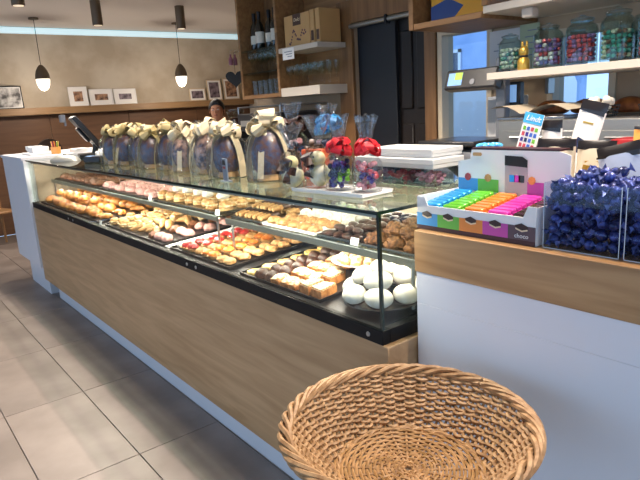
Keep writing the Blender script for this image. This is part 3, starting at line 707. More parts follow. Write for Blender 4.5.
M('candy_purple', '4a3a8c', .25, metal=.4); M('candy_red', 'c8505a', .25, metal=.3); M('candy_green', '7cbf3c', .25, metal=.3); M('candy_pink', 'e0a0a8', .3)
M('candy_dark', '2c3a5c', .25, metal=.3)
def sweet_bag(x, y, z, s, rib, label, cols, seed, htop=.12, rt=.034):
    r = random.Random(seed)
    t = thing('sweet_bag', label, 'sweet bag', (x, y, z), r.uniform(0, 1), 'cellophane sweet bags')
    ms = {c: mb() for c in cols}
    for k in range(46):
        zz = r.uniform(.012, .10)*s; rad = (.042-.012*abs(zz/s-.05)/.05)*s*math.sqrt(r.random()); a = r.uniform(0, 2*PI)
        ms[cols[int(zz/s*40+r.random()*1.2) % len(cols)]].ell((rad*math.cos(a), rad*math.sin(a), zz), (.0115*s, .0095*s, .0095*s), 8, 5, noise=.12, rnd=r)
    for c, m in ms.items():
        if m.v: ob('sweets', m, c, t, kind='stuff')
    ob('cellophane', film_mesh(.05*s, .056*s, .135*s, .012*s, .1, .05, seed), 'cello', t)
    ob('cellophane_top', ruffle_mesh(.135*s, .012*s, htop*s, rt*s, seed), 'cello_ruffle', t)
    ob('ribbon_bow', bow(mb(), .138*s, .62*s, 12, seed, False), rib, t)
sweet_bag(1.30, 1.535, ZT+.0085, 1.0, 'red_ribbon', 'cellophane bag of purple and green sweets with red bow', ['candy_dark', 'candy_purple', 'candy_green'], 11)
sweet_bag(1.32, 1.418, ZT+.0085, .98, 'red_ribbon', 'cellophane bag of pink and red sweets with red bow', ['candy_red', 'candy_pink', 'candy_purple'], 12)
sweet_bag(1.645, 2.01, ZT, 1.45, 'blue_ribbon', 'tall cellophane bag with light blue bow behind the chicks', ['candy_dark', 'candy_pink'], 13, .075, .03)
sweet_bag(1.62, 2.24, ZT, 1.45, 'brown_ribbon', 'tall cellophane bag with brown bow behind the orange box', ['candy_dark', 'candy_pink', 'p_milk'], 14, .085, .03)
ox = thing('orange_box', 'orange gift box with brown ribbon behind the chick bag', 'box', (1.50, 1.925, ZT), .35)
ob('box_body', mb().bbox(-.03, .03, -.05, .05, 0, .125, .002), 'orange_card', ox)
ob('ribbon_bow', bow(mb(), .128, .5, 5, 4), 'brown_ribbon', ox)
# white boxes over clear tubs of sweets, dark pan
M('box_white', 'd4d6d6', .4)
for k, (y, c, wh) in enumerate(((1.645, 'candy_pink', 'pale pink'), (1.515, 'candy_red', 'red'), (1.385, 'candy_pink', 'mixed pink'))):
    t = thing('clear_tub', 'clear plastic tub of %s sweets under the white boxes' % wh, 'tub', (1.60, y, ZT), 0, 'clear sweet tubs')
    m = mb(); r = random.Random(k+40)
    for q in range(34): m.ell((r.uniform(-.045, .045), r.uniform(-.042, .042), r.uniform(.011, .042)), (.010, .009, .008), 8, 5, noise=.1, rnd=r)
    ob('sweets', m, c, t, kind='stuff')
    m = mb(); m.box(-.06, .06, -.058, .058, .001, .0025); m.box(-.062, -.0605, -.06, .06, .001, .062); m.box(.0605, .062, -.06, .06, .001, .062); m.box(-.0605, .0605, -.06, -.0585, .001, .062); m.box(-.0605, .0605, .0585, .06, .001, .062)
    ob('tub_wall', m, 'acrylic', t)
def lid_box(x0, x1, y0, y1, z, h, label):
    t = thing('flat_white_box', label, 'box', ((x0+x1)/2, (y0+y1)/2, z), 0)
    a, b = (x1-x0)/2, (y1-y0)/2
    ob('box_body', mb().bbox(-a+.003, a-.003, -b+.003, b-.003, 0, h*.75, .002), 'box_white', t)
    ob('lid', mb().bbox(-a, a, -b, b, h*.42, h, .002).box(-a+.02, a-.02, -b+.02, b-.02, h, h+.0015), 'box_white', t)
lid_box(1.53, 1.70, 1.315, 1.715, ZT+.0635, .034, 'long flat white box resting on the clear sweet tubs')
lid_box(1.55, 1.72, 1.335, 1.66, ZT+.1000, .030, 'shorter flat white box stacked on the long white box')
t = thing('dark_pan', 'dark grey ridged pan beside the flat white boxes', 'pan', (1.815, 1.365, ZT))
M('pan_grey', '4a4a4e', .4, .3)
m = mb(); m.lathe([(.0, .002), (.05, .0), (.085, .035), (.098, .052), (.094, .053), (.08, .036), (.048, .006), (.0, .007)], 30, sx=1, sy=1.1); ob('pan_bowl', m, 'pan_grey', t)
m = mb()
for i in range(24):
    a = 2*PI*i/24; m.bbox(-.004, .004, -.006, .006, .05, .058, .001, T(.097*math.cos(a), .107*math.sin(a), 0, 0, 0, a))
ob('rim_ridge', m, 'pan_grey', t, kind='stuff')

# ================================================================== chocolates on the till counter
KB = WZ+.0008
cols5 = (('3d97d3', 'blue'), ('66b544', 'green'), ('e08a3c', 'orange'), ('c04aa6', 'magenta'), ('5b474e', 'brown'))
for c, n in cols5: M('stripe_'+n, c, .45)
for c, n in (('2f9fe0', 'blue'), ('6cc83e', 'green'), ('ee8a32', 'orange'), ('e040ae', 'magenta'), ('3a241e', 'brown')): M('wrap_'+n, c, .22, metal=.35, coat=.4, rand=.06)
M('choc_brown', '3a2018', .4); M('cream_print', 'e8d2b0', .5); M('maroon', '3c1a1e', .4); M('kraft', 'c39a66', .6); M('grey_print', 'b9b2b4', .5)
cd = thing('chocolate_display', 'white counter display box with five coloured stripes of mini chocolates', 'display box', (1.262, .955, KB))
B = .192; D = .19
def fpoly(pts, x, th=.0012):            # outline in (y, z) on a face looking to -x
    return mb().prism([(-p[0], p[1]) for p in pts], 0, th, T(x, 0, 0) @ Euler(FACE).to_matrix().to_4x4())
def flat(pts, x, th): return mb().prism([(-p[0], p[1]) for p in pts], -th, 0, T(x, 0, 0) @ Euler(FACE).to_matrix().to_4x4())
ob('front_panel', flat([(-B, 0), (B, 0), (B, .094), (B-.03, .094), (B-.04, .070), (-B+.035, .070), (-B+.022, .098), (-B, .098)], 0, .003), 'white_card', cd)
m = mb(); m.box(.003, D, -B, -B+.003, 0, .096); m.box(.003, D, B-.003, B, 0, .096); m.box(.003, D, -B+.003, B-.003, 0, .003)
ob('box_sides', m, 'white_card', cd)
ob('insert', mb().add([(.003, -B+.004, .003), (.003, B-.004, .003), (.003, B-.004, .050), (.003, -B+.004, .050), (D-.004, -B+.004, .003), (D-.004, B-.004, .003), (D-.004, B-.004, .075), (D-.004, -B+.004, .075)],
     [(0, 1, 2, 3), (4, 7, 6, 5), (3, 2, 6, 7), (0, 4, 5, 1), (0, 3, 7, 4), (1, 5, 6, 2)]), 'white_card', cd)
ob('bottom_band', fpoly([(-B, .0), (B, .0), (B, .012), (-B, .012)], -.0002), 'maroon', cd)
W5 = 2*B/5
for k, (c, n) in enumerate(cols5):
    y1 = B-k*W5; y0 = y1-W5
    s_ = ob('colour_stripe', fpoly([(y0, .012), (y1, .012), (y1, .048), (y0, .048)], -.0002), 'stripe_'+n, cd, label=n+' stripe')
    yc = (y0+y1)/2
    ob('chocolate_print', fpoly([(yc-.018, .040), (yc-.002, .036), (yc+.016, .042), (yc+.018, .049), (yc, .055), (yc-.018, .048)], -.0015, .0008), 'choc_brown', s_)
    ob('cream_print', fpoly([(yc-.018, .037), (yc-.002, .033), (yc+.016, .039), (yc+.016, .043), (yc-.002, .037), (yc-.018, .041)], -.0024, .0004), 'cream_print', s_)
txt('lettering', 'choco', .016, 'white_card', cd, (-.0018, -B+.038, .022), FACE)
# header card
hp = [(-B+.02, .0), (B, .0), (B, .178), (B-.045, .186), (B-.05, .214), (-B+.05, .214), (-B+.02, .205)]
hd = ob('header_card', flat(hp, D+.001, .003), 'white_card', cd)
ob('header_edge', flat([(-B+.05, .2145), (B-.05, .2145), (B-.05, .220), (-B+.05, .220)], D+.001, .05), 'maroon', hd)
ob('hand_slot', fpoly([(B-.085, .196), (B-.058, .196), (B-.055, .201), (B-.058, .206), (B-.085, .206), (B-.088, .201)], D), 'kraft', hd)
for k, n in ((0, 'blue'), (1, 'green'), (3, 'magenta')):
    y1 = B-.002-k*.072; y0 = y1-.072
    ob('header_band', fpoly([(y0, .09), (y1, .09), (y1, .128), (y0, .128)], D, .0008), 'stripe_'+n, hd)
    ob('fruit_print', fpoly([((y0+y1)/2+.012*math.cos(a*PI/4), .132+.012*math.sin(a*PI/4)) for a in range(7, -1, -1)], D-.001, .0006), ('p_red', 'p_shell', None, 'p_orange')[k], hd)
yc = -.012
ob('pouch_print', fpoly([(yc-.036, .085), (yc+.036, .085), (yc+.036, .172), (yc-.036, .172)], D-.0002), 'grey_print', hd)
ob('pouch_cap_print', fpoly([(yc-.036, .168), (yc+.036, .172), (yc+.036, .200), (yc-.02, .198), (yc-.036, .188)], D-.0016), 'black_matte', hd)
for q, n in ((.012, 'blue'), (-.004, 'magenta'), (-.018, 'brown')):
    ob('chocolate_print', fpoly([(yc+q-.009, .125), (yc+q+.009, .125), (yc+q+.009, .145), (yc+q-.009, .145)], D-.0018, .0005), 'wrap_'+n, hd)
mini = {}
for c, n in cols5:
    me = mb().bbox(-.0105, .0105, -.030, .030, 0, .020, .003).bbox(-.0085, .0085, -.034, .034, .004, .012, .002).mesh('mini_chocolate'); me.materials.append(MATS['wrap_'+n]); mini[n] = me
for k, (c, n) in enumerate(cols5):
    for j in range(7):
        x = .022+j*.0235
        zz = .0515+.025*(x-.003)/(D-.007)+.0018
        ob('mini_chocolate', mini[n], None, None, (1.262+x, .955+B-(k+.5)*W5*.985-.003, KB+zz), (0, -.13, 0), 'mini chocolate wrapped in shiny %s foil in the display box' % n, 'chocolate', 'mini chocolates in %s foil' % n)
# acrylic bins of blue chocolates
M('blue_foil', '46549e', .2, .4, col2='222c64', vscale=90, rand=.4, bump=.9, bscale=130, coat=.5)
M('blue_foil_end', '7480bc', .25, .45, rand=.45)
cm = mb().ell((0, 0, 0), (.0145, .013, .013), 10, 7, noise=.05, rnd=random.Random(4)); bodyM = cm.mesh('wrapped_chocolate'); bodyM.materials.append(MATS['blue_foil'])
endMs = []
for sx in (-1, 1):
    em = mb()
    n = 8; v = []; f = []
    for j, (d_, rr) in enumerate(((.012, .004), (.017, .0035), (.024, .011))):
        for i in range(n):
            a = 2*PI*i/n; k = 1+(.3*math.cos(4*a) if j == 2 else 0); v.append((sx*d_, rr*k*math.cos(a), rr*.6*k*math.sin(a)))
    for j in range(2):
        for i in range(n): f.append((j*n+i, j*n+(i+1) % n, (j+1)*n+(i+1) % n, (j+1)*n+i))
    em.add(v, f)
    endM = em.mesh('wrapper_twist'); endM.materials.append(MATS['blue_foil_end']); endMs.append(endM)
def blue_choc(p, label, group):
    o = bpy.data.objects.new('wrapped_chocolate', bodyM); COL.objects.link(o); o.location = p
    o.rotation_euler = (RND.uniform(0, 6.3), RND.uniform(-.6, .6), RND.uniform(0, 6.3)); s = RND.uniform(.94, 1.1); o.scale = (s, s, s); tag(o, label, 'chocolate', group)
    for e in endMs: c = bpy.data.objects.new('wrapper_twist', e); COL.objects.link(c); c.parent = o
def acrylic_bin(x0, x1, y0, y1, h, label, choc_label, group, faces):
    t = thing('acrylic_bin', label, 'bin', ((x0+x1)/2, (y0+y1)/2, KB)); a, b = (x1-x0)/2, (y1-y0)/2; q = .003
    ob('bin_floor', mb().box(-a, a, -b, b, 0, q), 'acrylic', t)
    for nm, bx in (('front_wall', (-a, -a+q, -b, b)), ('back_wall', (a-q, a, -b, b)), ('side_wall', (-a+q, a-q, -b, -b+q)), ('side_wall', (-a+q, a-q, b-q, b))):
        ob(nm, mb().box(*bx, q, h), 'acrylic', t)
    # bright bevel edges of the sheets
    m = mb()
    for yy in (-b, b-.0015): m.box(-a-.0004, -a+.001, yy, yy+.0015, 0, h)
    m.box(-a-.0004, -a+.001, -b, b, 0, .002)
    ob('polished_edge', m, 'edge_white', t)
    n = 6; st_ = (x1-x0-2*q-.034)/(n-1); sy = (y1-y0-2*q-.034)/(n-1)
    nz = 5
    for k in range(nz):
        for i in range(n):
            for j in range(n):
                top = k >= nz-1
                if not (top or (i == 0) or (j == n-1) or (j == 0 and faces) or (i == n-1 and faces)): continue
                off = .5*(k % 2)*0
                blue_choc((x0+q+.0175+i*st_+RND.uniform(-.002, .002), y0+q+.0175+j*sy+RND.uniform(-.002, .002), KB+q+.016+k*.0268+RND.uniform(-.003, .003)), choc_label, group)
    for L_ in range(2):
        for i in range(L_, n-L_):
            for j in range(L_, n-L_):
                if L_ == 1 and (i+j) % 2: continue
                blue_choc((x0+q+.0175+i*st_+RND.uniform(-.005, .005), y0+q+.0175+j*sy+RND.uniform(-.005, .005), KB+q+.016+(nz+L_)*.0262+RND.uniform(-.004, .004)), choc_label, group)
M('edge_white', 'd4dce6', .15, coat=.5)
acrylic_bin(1.27, 1.452, .566, .748, .160, 'clear acrylic bin of blue chocolates beside the striped display box', 'ball chocolate in blue foil, in the bin beside the striped display', 'blue foil chocolates in the bin by the striped display', True)
acrylic_bin(1.27, 1.452, .374, .556, .160, 'clear acrylic bin of blue chocolates further from the striped display', 'ball chocolate in blue foil, in the bin further from the striped display', 'blue foil chocolates in the second bin', False)

# pouches and cards behind the display, on a low white riser
rs = thing('counter_riser', 'low white riser on the till counter behind the chocolate bins', 'riser', (1.58, .30, KB))
ob('riser_top', mb().bbox(0, .46, 0, .735, .075, .09, .002), 'white_card', rs)
for yy in (.02, .38, .70): ob('riser_support', mb().box(.02, .44, yy, yy+.015, 0, .0749), 'white_card', rs)
RZ = KB+.0906
M('pouch_cream', 'd9cdb6', .35, coat=.2); M('pouch_white', 'e2dfdc', .35, coat=.2); M('pouch_black', '1a1517', .3, coat=.3); M('pouch_bluegrey', 'a9b6d2', .35); M('pouch_blue', '3f68c0', .35); M('gold', 'c8a24a', .3, .7); M('amber', 'd99a4c', .4); M('red_pack', 'a8242c', .35, coat=.3)
def pouch(x, y, z, w, h, rz, tilt, roll, body, label, cap=.3, wave=0, band=None, th=.03, prt=None, group='stand-up pouches behind the bins'):
    t = thing('standup_pouch', label, 'pouch', (x, y, z), rz, group); t.rotation_euler = (roll, tilt, rz)
    def shape(z0, z1, n=7):
        m = mb(); v = []; f = []; ny = 9
        for sgn in (-1, 1):
            for j in range(n):
                zz = z0+(z1-z0)*j/(n-1); q = zz/h
                for i in range(ny):
                    u = -1+2*i/(ny-1); k = math.sqrt(max(0, 1-u*u)); puff = (1-q)**.6*th*k+.001
                    zw = zz+(wave*u*(zz-z0)/(z1-z0)*0 if True else 0)
                    v.append((sgn*puff, u*w/2, zw))
        N_ = n*ny
        for j in range(n-1):
            for i in range(ny-1):
                a = j*ny+i; f.append((a, a+ny, a+ny+1, a+1)); f.append((N_+a, N_+a+1, N_+a+ny+1, N_+a+ny))
        for i in range(ny-1):
            f.append((i, i+1, N_+i+1, N_+i)); a = (n-1)*ny+i; f.append((a, N_+a, N_+a+1, a+1))
        for j in range(n-1):
            for i in (0, ny-1): a = j*ny+i; f.append((a, N_+a, N_+a+ny, a+ny))
        return m.add(v, f)
    hc = h*(1-cap)
    ob('pouch_body', shape(0, hc), body, t)
    ob('pouch_cap', shape(hc, h, 4), 'pouch_black', t)
    ob('label_wave', mb().prism([(-w*.48, hc-.003), (w*.48, hc-.012), (w*.48, hc+.002), (-w*.48, hc+.002)], 0, .0015, T(-(th*.55*(cap)**.6)-.004, 0, 0) @ Euler(FACE).to_matrix().to_4x4()), 'pouch_black', t)
    if prt: ob('product_print', mb().prism([(-w*.25, h*.30), (w*.22, h*.26), (w*.25, h*.45), (-w*.2, h*.5)], 0, .001, T(-th*.82, 0, 0) @ Euler(FACE).to_matrix().to_4x4()), prt, t)
    ob('brand_lettering', mb().box(-th*.62, -th*.62+.001, -w*.2, w*.2, hc-.042, hc-.036), 'gold', t)
    return t
pouch(1.66, .945, RZ, .12, .140, .05, .05, 0, 'pouch_cream', 'cream pouch with black cap directly behind the display header', .16, prt='p_milk')
pouch(1.66, .822, RZ, .115, .136, -.05, .05, 0, 'pouch_cream', 'cream pouch with gold lettering between two black-capped pouches', .16, prt='gold')
pouch(1.585, .70, RZ+.016, .125, .120, -.1, .04, -.24, 'pouch_bluegrey', 'blue-grey pouch with large black cap behind the first bin', .22)
pouch(1.66, .60, RZ, .12, .105, .0, .04, 0, 'pouch_blue', 'royal blue pouch standing behind the second bin', .05)
pouch(1.78, 1.03, RZ, .07, .190, .0, .03, 0, 'pouch_white', 'narrow white pouch with black cap beside the blue card', .14, th=.02, prt='maroon')
pouch(1.86, .99, RZ+.014, .085, .235, .1, .06, .24, 'pouch_white', 'tall white pouch leaning sideways over the cream pouches', .13, th=.02, prt='candy_dark')
pouch(1.84, .72, RZ, .16, .165, 0, .05, 0, 'amber', 'amber bag of dried fruit behind the blue-grey pouch', .04, th=.04)
rb = thing('red_box', 'flat dark red box lying behind the tall white pouch', 'box', (1.97, .83, RZ)); ob('box_body', mb().bbox(-.05, .05, -.09, .07, 0, .115, .002), 'red_pack', rb); ob('lid', mb().bbox(-.052, .052, -.092, .072, .08, .119, .002), 'red_pack', rb)
bc = thing('promo_card', 'tilted light blue and white promo card with colourful chocolates print', 'card', (1.745, 1.12, KB+.12)); bc.rotation_euler = (.22, .1, .05)
M('card_blue', '45a8dc', .4)
ob('card_board', mb().bbox(-.002, .002, -.034, .034, 0, .19, .0008), 'white_card', bc)
ob('card_header', mb().box(-.0032, -.0021, -.034, .034, .155, .19), 'card_blue', bc)
ob('card_footer', mb().prism([(-.034, .0), (.034, .0), (.034, .07), (-.034, .03)], 0, .001, T(-.0021, 0, 0) @ Euler(FACE).to_matrix().to_4x4()), 'card_blue', bc)
txt('lettering', 'Lindt', .026, 'white_card', bc, (-.0036, 0, .172), FACE, .3)
r = random.Random(5)
cn = ('candy_red', 'candy_purple', 'candy_green', 'candy_dark', 'candy_red', 'pouch_blue')
for i in range(4):
    for j in range(4):
        ob('candy_print', mb().box(-.0034, -.0022, -.026+i*.0145, -.016+i*.0145, .075+j*.019, .088+j*.019), r.choice(cn), bc)
lb = thing('sweet_bowl', 'clear bowl of light blue wrapped sweets on the glass near the display header', 'bowl', (1.74, 1.06, KB+.0001)); lb.location = (1.72, 1.225, ZT)
ob('bowl', mb().lathe([(.0, .0), (.035, .0), (.045, .06), (.052, .118), (.050, .119), (.042, .06), (.0, .01)], 24), 'acrylic', lb)
M('lightblue_foil', '5ab4ea', .25, .3, rand=.2, coat=.4)
for i in range(26):
    a = i*2.4; rr = .042*math.sqrt((i % 13)/13)
    o = ob('blue_sweet', mb().ell((0, 0, 0), (.012, .009, .009), 8, 6, noise=.1), 'lightblue_foil', None, (1.72+rr*math.cos(a), 1.225+rr*math.sin(a), ZT+.112+.019*(i//13)), (r.uniform(0, 3), 0, a), 'light blue wrapped sweet in the clear bowl behind the header', 'sweet', 'light blue wrapped sweets')

# ================================================================== back counter, scale, bread, jars
bk = thing('back_counter', 'dark back counter with steel top under the windows', 'counter', (2.42, 0, 0))
ob('cabinet_body', mb().box(.03, .60, -1.6, 2.5, .0, 1.05), 'oak_dark', bk); ob('worktop', mb().bbox(0, .60, -1.6, 2.52, 1.05, 1.08, .003), 'steel', bk)
BZ = 1.0808
su = thing('steel_warmer', 'stainless steel warmer cabinet below the jar shelf', 'cabinet', (2.56, .35, BZ))
ob('body', mb().bbox(0, .42, 0, 1.42, 0, .30, .004), 'alu', su)
for k in range(3): ob('door', mb().bbox(-.008, 0, .02+k*.47, .46+k*.47, .03, .25, .003), 'alu', su)
for k in range(3): ob('handle', mb().tube([(-.02, .08+k*.47, .22), (-.02, .40+k*.47, .22)], .006, 8), 'steel', su)
SZ = BZ+.3006
def paper_tray(x, y, w, d, rz, label):
    t = thing('bread_tray', label, 'bread tray', (x, y, SZ), rz)
    ob('tray', mb().bbox(-d/2, d/2, -w/2, w/2, 0, .015, .003), 'tray_steel', t)
    m = mb(); n = 12; v = []; f = []
    for i in range(n+1):
        u = i/n; yy = (u-.5)*w*1.15
        for j in range(5):
            q = j/4; v.append(((q-.5)*d*1.2, yy+.01*math.sin(9*q), .02+.05*abs(math.sin(u*PI*1.6+.4))*(1-.4*q)+.02*q))
    k = len(v); v += [(p[0], p[1], p[2]+.0012) for p in v]
    for i in range(n):
        for j in range(4):
            a = i*5+j; f.append((a, a+1, a+6, a+5)); f.append((k+a, k+a+5, k+a+6, k+a+1))
    ob('baking_paper', m.add(v, f), 'paper_kraft', t)
    return t
M('paper_kraft', 'cdbfa8', .7); noise_mat('p_loaf', 'a8642e', '7a4018', 20, .5, .3)
paper_tray(2.665, 1.61, .36, .18, 0, 'steel tray with wavy baking paper on the steel warmer')
for i, (y, l) in enumerate(((1.66, .09), (1.46, .10), (1.27, .08))):
    b = ob('bread_loaf', mb().ell((0, 0, .04), (.06, l, .045), 16, 8, noise=.03, flat=.6), 'p_loaf', None, (2.875, y, SZ+.0005), (0, 0, .05), 'brown bread loaf tucked behind the baking paper', 'bread', 'brown bread loaves')
M('tissue', 'ece4d6', .8)
for y, wh in ((1.30, 'beside the baking paper'), (1.06, 'further along the warmer')):
    t = thing('muffin_basket', 'dark wire basket of pale puffy pastries '+wh, 'basket', (2.66, y, SZ))
    m = mb()
    for k in range(4): m.tube([(.06*(1+k*.08)*math.cos(a*PI/10), .06*(1+k*.08)*math.sin(a*PI/10), .004+k*.016) for a in range(20)], .0022, 5, True)
    for a in range(10): m.tube([(.06*math.cos(a*PI/5), .06*math.sin(a*PI/5), .004), (.0745*math.cos(a*PI/5), .0745*math.sin(a*PI/5), .052)], .0022, 5)
    ob('wire_frame', m, 'black_matte', t)
    m = mb(); r = random.Random(int(y*100))
    for k in range(14): m.ell((r.uniform(-.045, .045), r.uniform(-.045, .045), .035+r.uniform(0, .045)), (.022, .02, .018), 8, 6, noise=.15, rnd=r)
    ob('pastry_heap', m, 'tissue', t, kind='stuff')
# weighing scale with tilted display
sc_ = thing('weighing_scale', 'dark shop scale with tilted display on a grey post', 'scale', (2.68, 2.07, BZ))
M('scale_dark', '2b2c30', .35, coat=.3); M('scale_grey', '7c7f86', .4, .3); M('screen_dark', '0d0f14', .15, coat=.5)
ob('base', mb().bbox(-.16, .16, -.17, .17, 0, .15, .012), 'scale_grey', sc_)
ob('weighing_plate', mb().bbox(-.19, .17, -.20, .18, .175, .200, .006), 'scale_dark', sc_); ob('plate_support', mb().bbox(-.05, .05, -.05, .05, .15, .175, .004), 'scale_dark', sc_)
ob('post', mb().bbox(.06, .11, -.215, -.155, 0, .62, .006), 'scale_grey', sc_)
hd = ob('display_head', mb().bbox(-.03, .03, -.17, .17, -.055, .055, .008), 'scale_dark', sc_, (.02, -.04, .515), (0, .32, 0))
emis('scale_screen', '7fa8d8', .7); emis('scale_screen_green', 'a8c850', .6)
ob('screen', mb().box(-.0325, -.0305, .05, .145, -.035, .035), 'scale_screen', hd); ob('screen_field', mb().box(-.034, -.0326, .05, .10, -.005, .035), 'scale_screen_green', hd)
ob('badge', mb().lathe([(.0, .0), (.016, .0), (.016, .002), (.0, .002)], 14, T(-.0325, -.02, -.02, 0, PI/2, 0)), 'scale_grey', hd)
cd2 = ob('customer_display', mb().bbox(-.02, .02, -.07, .07, -.06, .06, .006), 'scale_dark', sc_, (.14, -.20, .43), (0, 0, -.1))
ob('customer_screen', mb().box(-.0225, -.0205, -.05, .05, -.045, .045), 'scale_screen', cd2)
# notices leaning on the wall by the window
M('notice', 'cdd0d4', .6); M('notice_green', 'a9b89c', .6)
def notice(x, y, z, w, h, mat, label, ry=0):
    t = thing('notice_sheet', label, 'notice', (x, y, z), 0); t.rotation_euler = (0, ry, 0)
    ob('sheet', mb().bbox(0, .004, -w/2, w/2, 0, h, .001), mat, t)
    m = mb()
    for k in range(5): m.box(-.0006, 0, -w*.38, w*(.1+.25*((k*7) % 3)/2), h*(.85-.13*k), h*(.85-.13*k)+.006)
    ob('printed_line', m, 'grey_sign', t, kind='stuff')
notice(3.028, 2.06, 1.59, .20, .28, 'notice', 'pale notice sheet taped beside the window over the scale')
notice(3.028, 1.90, 1.63, .12, .25, 'notice_green', 'green-grey notice sheet on the wall behind the jar shelf')
t = thing('document_holder', 'grey acrylic document holder on the counter beside the scale', 'holder', (2.93, 1.97, BZ))
ob('holder_back', mb().bbox(0, .006, -.13, .13, .0, .42, .002), 'notice', t); ob('holder_foot', mb().bbox(-.07, .006, -.13, .13, 0, .006, .001), 'notice', t)

# jar shelves
js = thing('jar_shelf', 'long white shelf carrying the glass candy jars', 'shelf', (0, 0, 0))
ob('board', mb().bbox(2.55, 3.045, -.8, 1.835, 1.583, 1.617, .002), 'white_paint', js)
for y in (1.75, .6): ob('bracket', mb().bbox(2.98, 3.045, y, y+.02, 1.50, 1.583, .002), 'alu', js)
us = thing('upper_shelf', 'upper oak cubby with long white shelf board above the jars', 'shelf', (0, 0, 0))
ob('board', mb().bbox(2.55, 3.045, -.8, 1.86, 1.903, 1.938, .002), 'white_paint', us)
ob('oak_bottom', mb().bbox(2.54, 3.045, 1.862, 2.31, 1.885, 1.915, .002), 'oak_shelf', us)
ob('oak_side', mb().bbox(2.54, 3.045, 2.312, 2.345, 1.885, 2.6, .002), 'oak_shelf', us); ob('oak_side', mb().bbox(2.54, 3.045, 1.83, 1.862, 1.94, 2.6, .002), 'oak_shelf', us)
ob('oak_back', mb().box(3.02, 3.044, 1.862, 2.312, 1.915, 2.6), 'oak_dark', us)
M('yellow_pack', 'e0a022', .4); M('blue_pack', '24407e', .4)
yb = thing('yellow_box', 'yellow cake box with blue print in the upper oak cubby', 'box', (2.62, 2.08, 1.9158)); ob('box_body', mb().bbox(0, .2, -.18, .17, 0, .25, .003), 'yellow_pack', yb)
ob('blue_print', mb().prism([(-.17, .0), (-.02, .0), (.05, .06), (-.05, .11), (-.17, .08)], 0, .001, T(-.0002, 0, 0) @ Euler(FACE).to_matrix().to_4x4()), 'blue_pack', yb)
ob('hanging_bracket', mb().bbox(2.60, 2.66, 1.62, 1.68, 1.858, 1.902, .006), 'white_paint', us)
JZ = 1.6176
def jar(x, y, r0, h, mats, label, sweets, seed, fill=.75):
    t = thing('candy_jar', label, 'jar', (x, y, JZ), 0, 'glass candy jars')
    ob('glass_body', mb().lathe([(.0, 0), (r0*.9, 0), (r0, .008), (r0, h*.70), (r0*.93, h*.78), (r0*.68, h*.85), (r0*.68, h*.88), (r0*.64, h*.88), (r0*.64, h*.85), (r0*.88, h*.77), (r0*.95, h*.69), (r0*.95, .012), (.0, .01)], 26), 'glass_jar', t)
    ob('lid', mb().lathe([(.0, h*.881), (r0*.72, h*.881), (r0*.74, h*.89), (r0*.74, h*.93), (r0*.5, h*.96), (r0*.2, h*.965), (r0*.2, h), (.0, h)], 24), 'glass_jar', t)
    ri = r0*.93; rr = random.Random(seed); ms = [mb() for _ in mats]
    q = .0115
    nl = int(fill*h*.8/(q*1.7))
    for k in range(nl):
        z = .014+q+k*q*1.7
        n = int(2*PI*(ri-q)/(q*1.95))
        for i in range(n):
            a = 2*PI*i/n+k*.4; rd = ri-q*1.05
            ms[rr.randrange(len(mats))].ell((rd*math.cos(a), rd*math.sin(a), z), (q, q*.9, q*.85), 6, 4, noise=.12, rnd=rr)
        if k == nl-1:
            for i in range(9): a = rr.uniform(0, 6.3); rd = rr.uniform(0, ri*.6); ms[rr.randrange(len(mats))].ell((rd*math.cos(a), rd*math.sin(a), z+.003), (q, q*.9, q*.85), 6, 4, noise=.12, rnd=rr)
    for m, mt in zip(ms, mats):
        if m.v: ob('candies', m, mt, t, kind='stuff')
M('c_teal', '2f8a80', .3, coat=.3); M('c_pale', 'b7c2b0', .35); M('c_lilac', '8a6aa8', .3); M('c_brown', '6a4a34', .35); M('c_green', '2a5a48', .3); M('c_white', 'd8d4d0', .4)
jar(2.66, 1.775, .055, .185, ['c_pale', 'c_white', 'c_teal'], 'glass jar of pale green candies beside the gold chocolate figure', '', 1)
jar(2.66, 1.57, .068, .205, ['c_lilac', 'candy_purple', 'c_white', 'candy_red'], 'glass jar of purple and white candies beside the gold figure', '', 2)
jar(2.80, 1.50, .05, .19, ['c_brown'], 'slim glass jar of brown candies behind the pink jar', '', 3)
jar(2.66, 1.405, .068, .215, ['candy_red', 'c_lilac', 'candy_red'], 'glass jar of pink and red candies with rosy label', '', 4)
jar(2.66, 1.245, .070, .225, ['c_teal', 'c_pale', 'c_teal', 'c_brown'], 'glass jar of teal candies with faded brown label', '', 5)
jar(2.82, 1.20, .06, .21, ['c_green'], 'glass jar of dark green candies behind the teal jar', '', 6)
jar(2.66, 1.085, .072, .225, ['candy_red', 'candy_pink', 'c_lilac'], 'glass jar of lilac and rose candies past the teal jar', '', 7)
t = thing('gold_figure', 'gold foil chocolate figure with dark ribbon between candy jars', 'figure', (2.62, 1.672, JZ))
b = ob('figure_body', mb().lathe([(.0, 0), (.026, .0), (.03, .012), (.029, .045), (.018, .062), (.016, .066), (.024, .08), (.022, .1), (.012, .113), (.0, .116)], 18), 'gold', t)
ob('ribbon', mb().lathe([(.018, .058), (.022, .064), (.018, .070)], 16), 'black_matte', t); m = mb()
for sy in (-1, 1): m.ell((.006, sy*.012, .118), (.006, .007, .02), 8, 6)
ob('ears', m, 'gold', b)

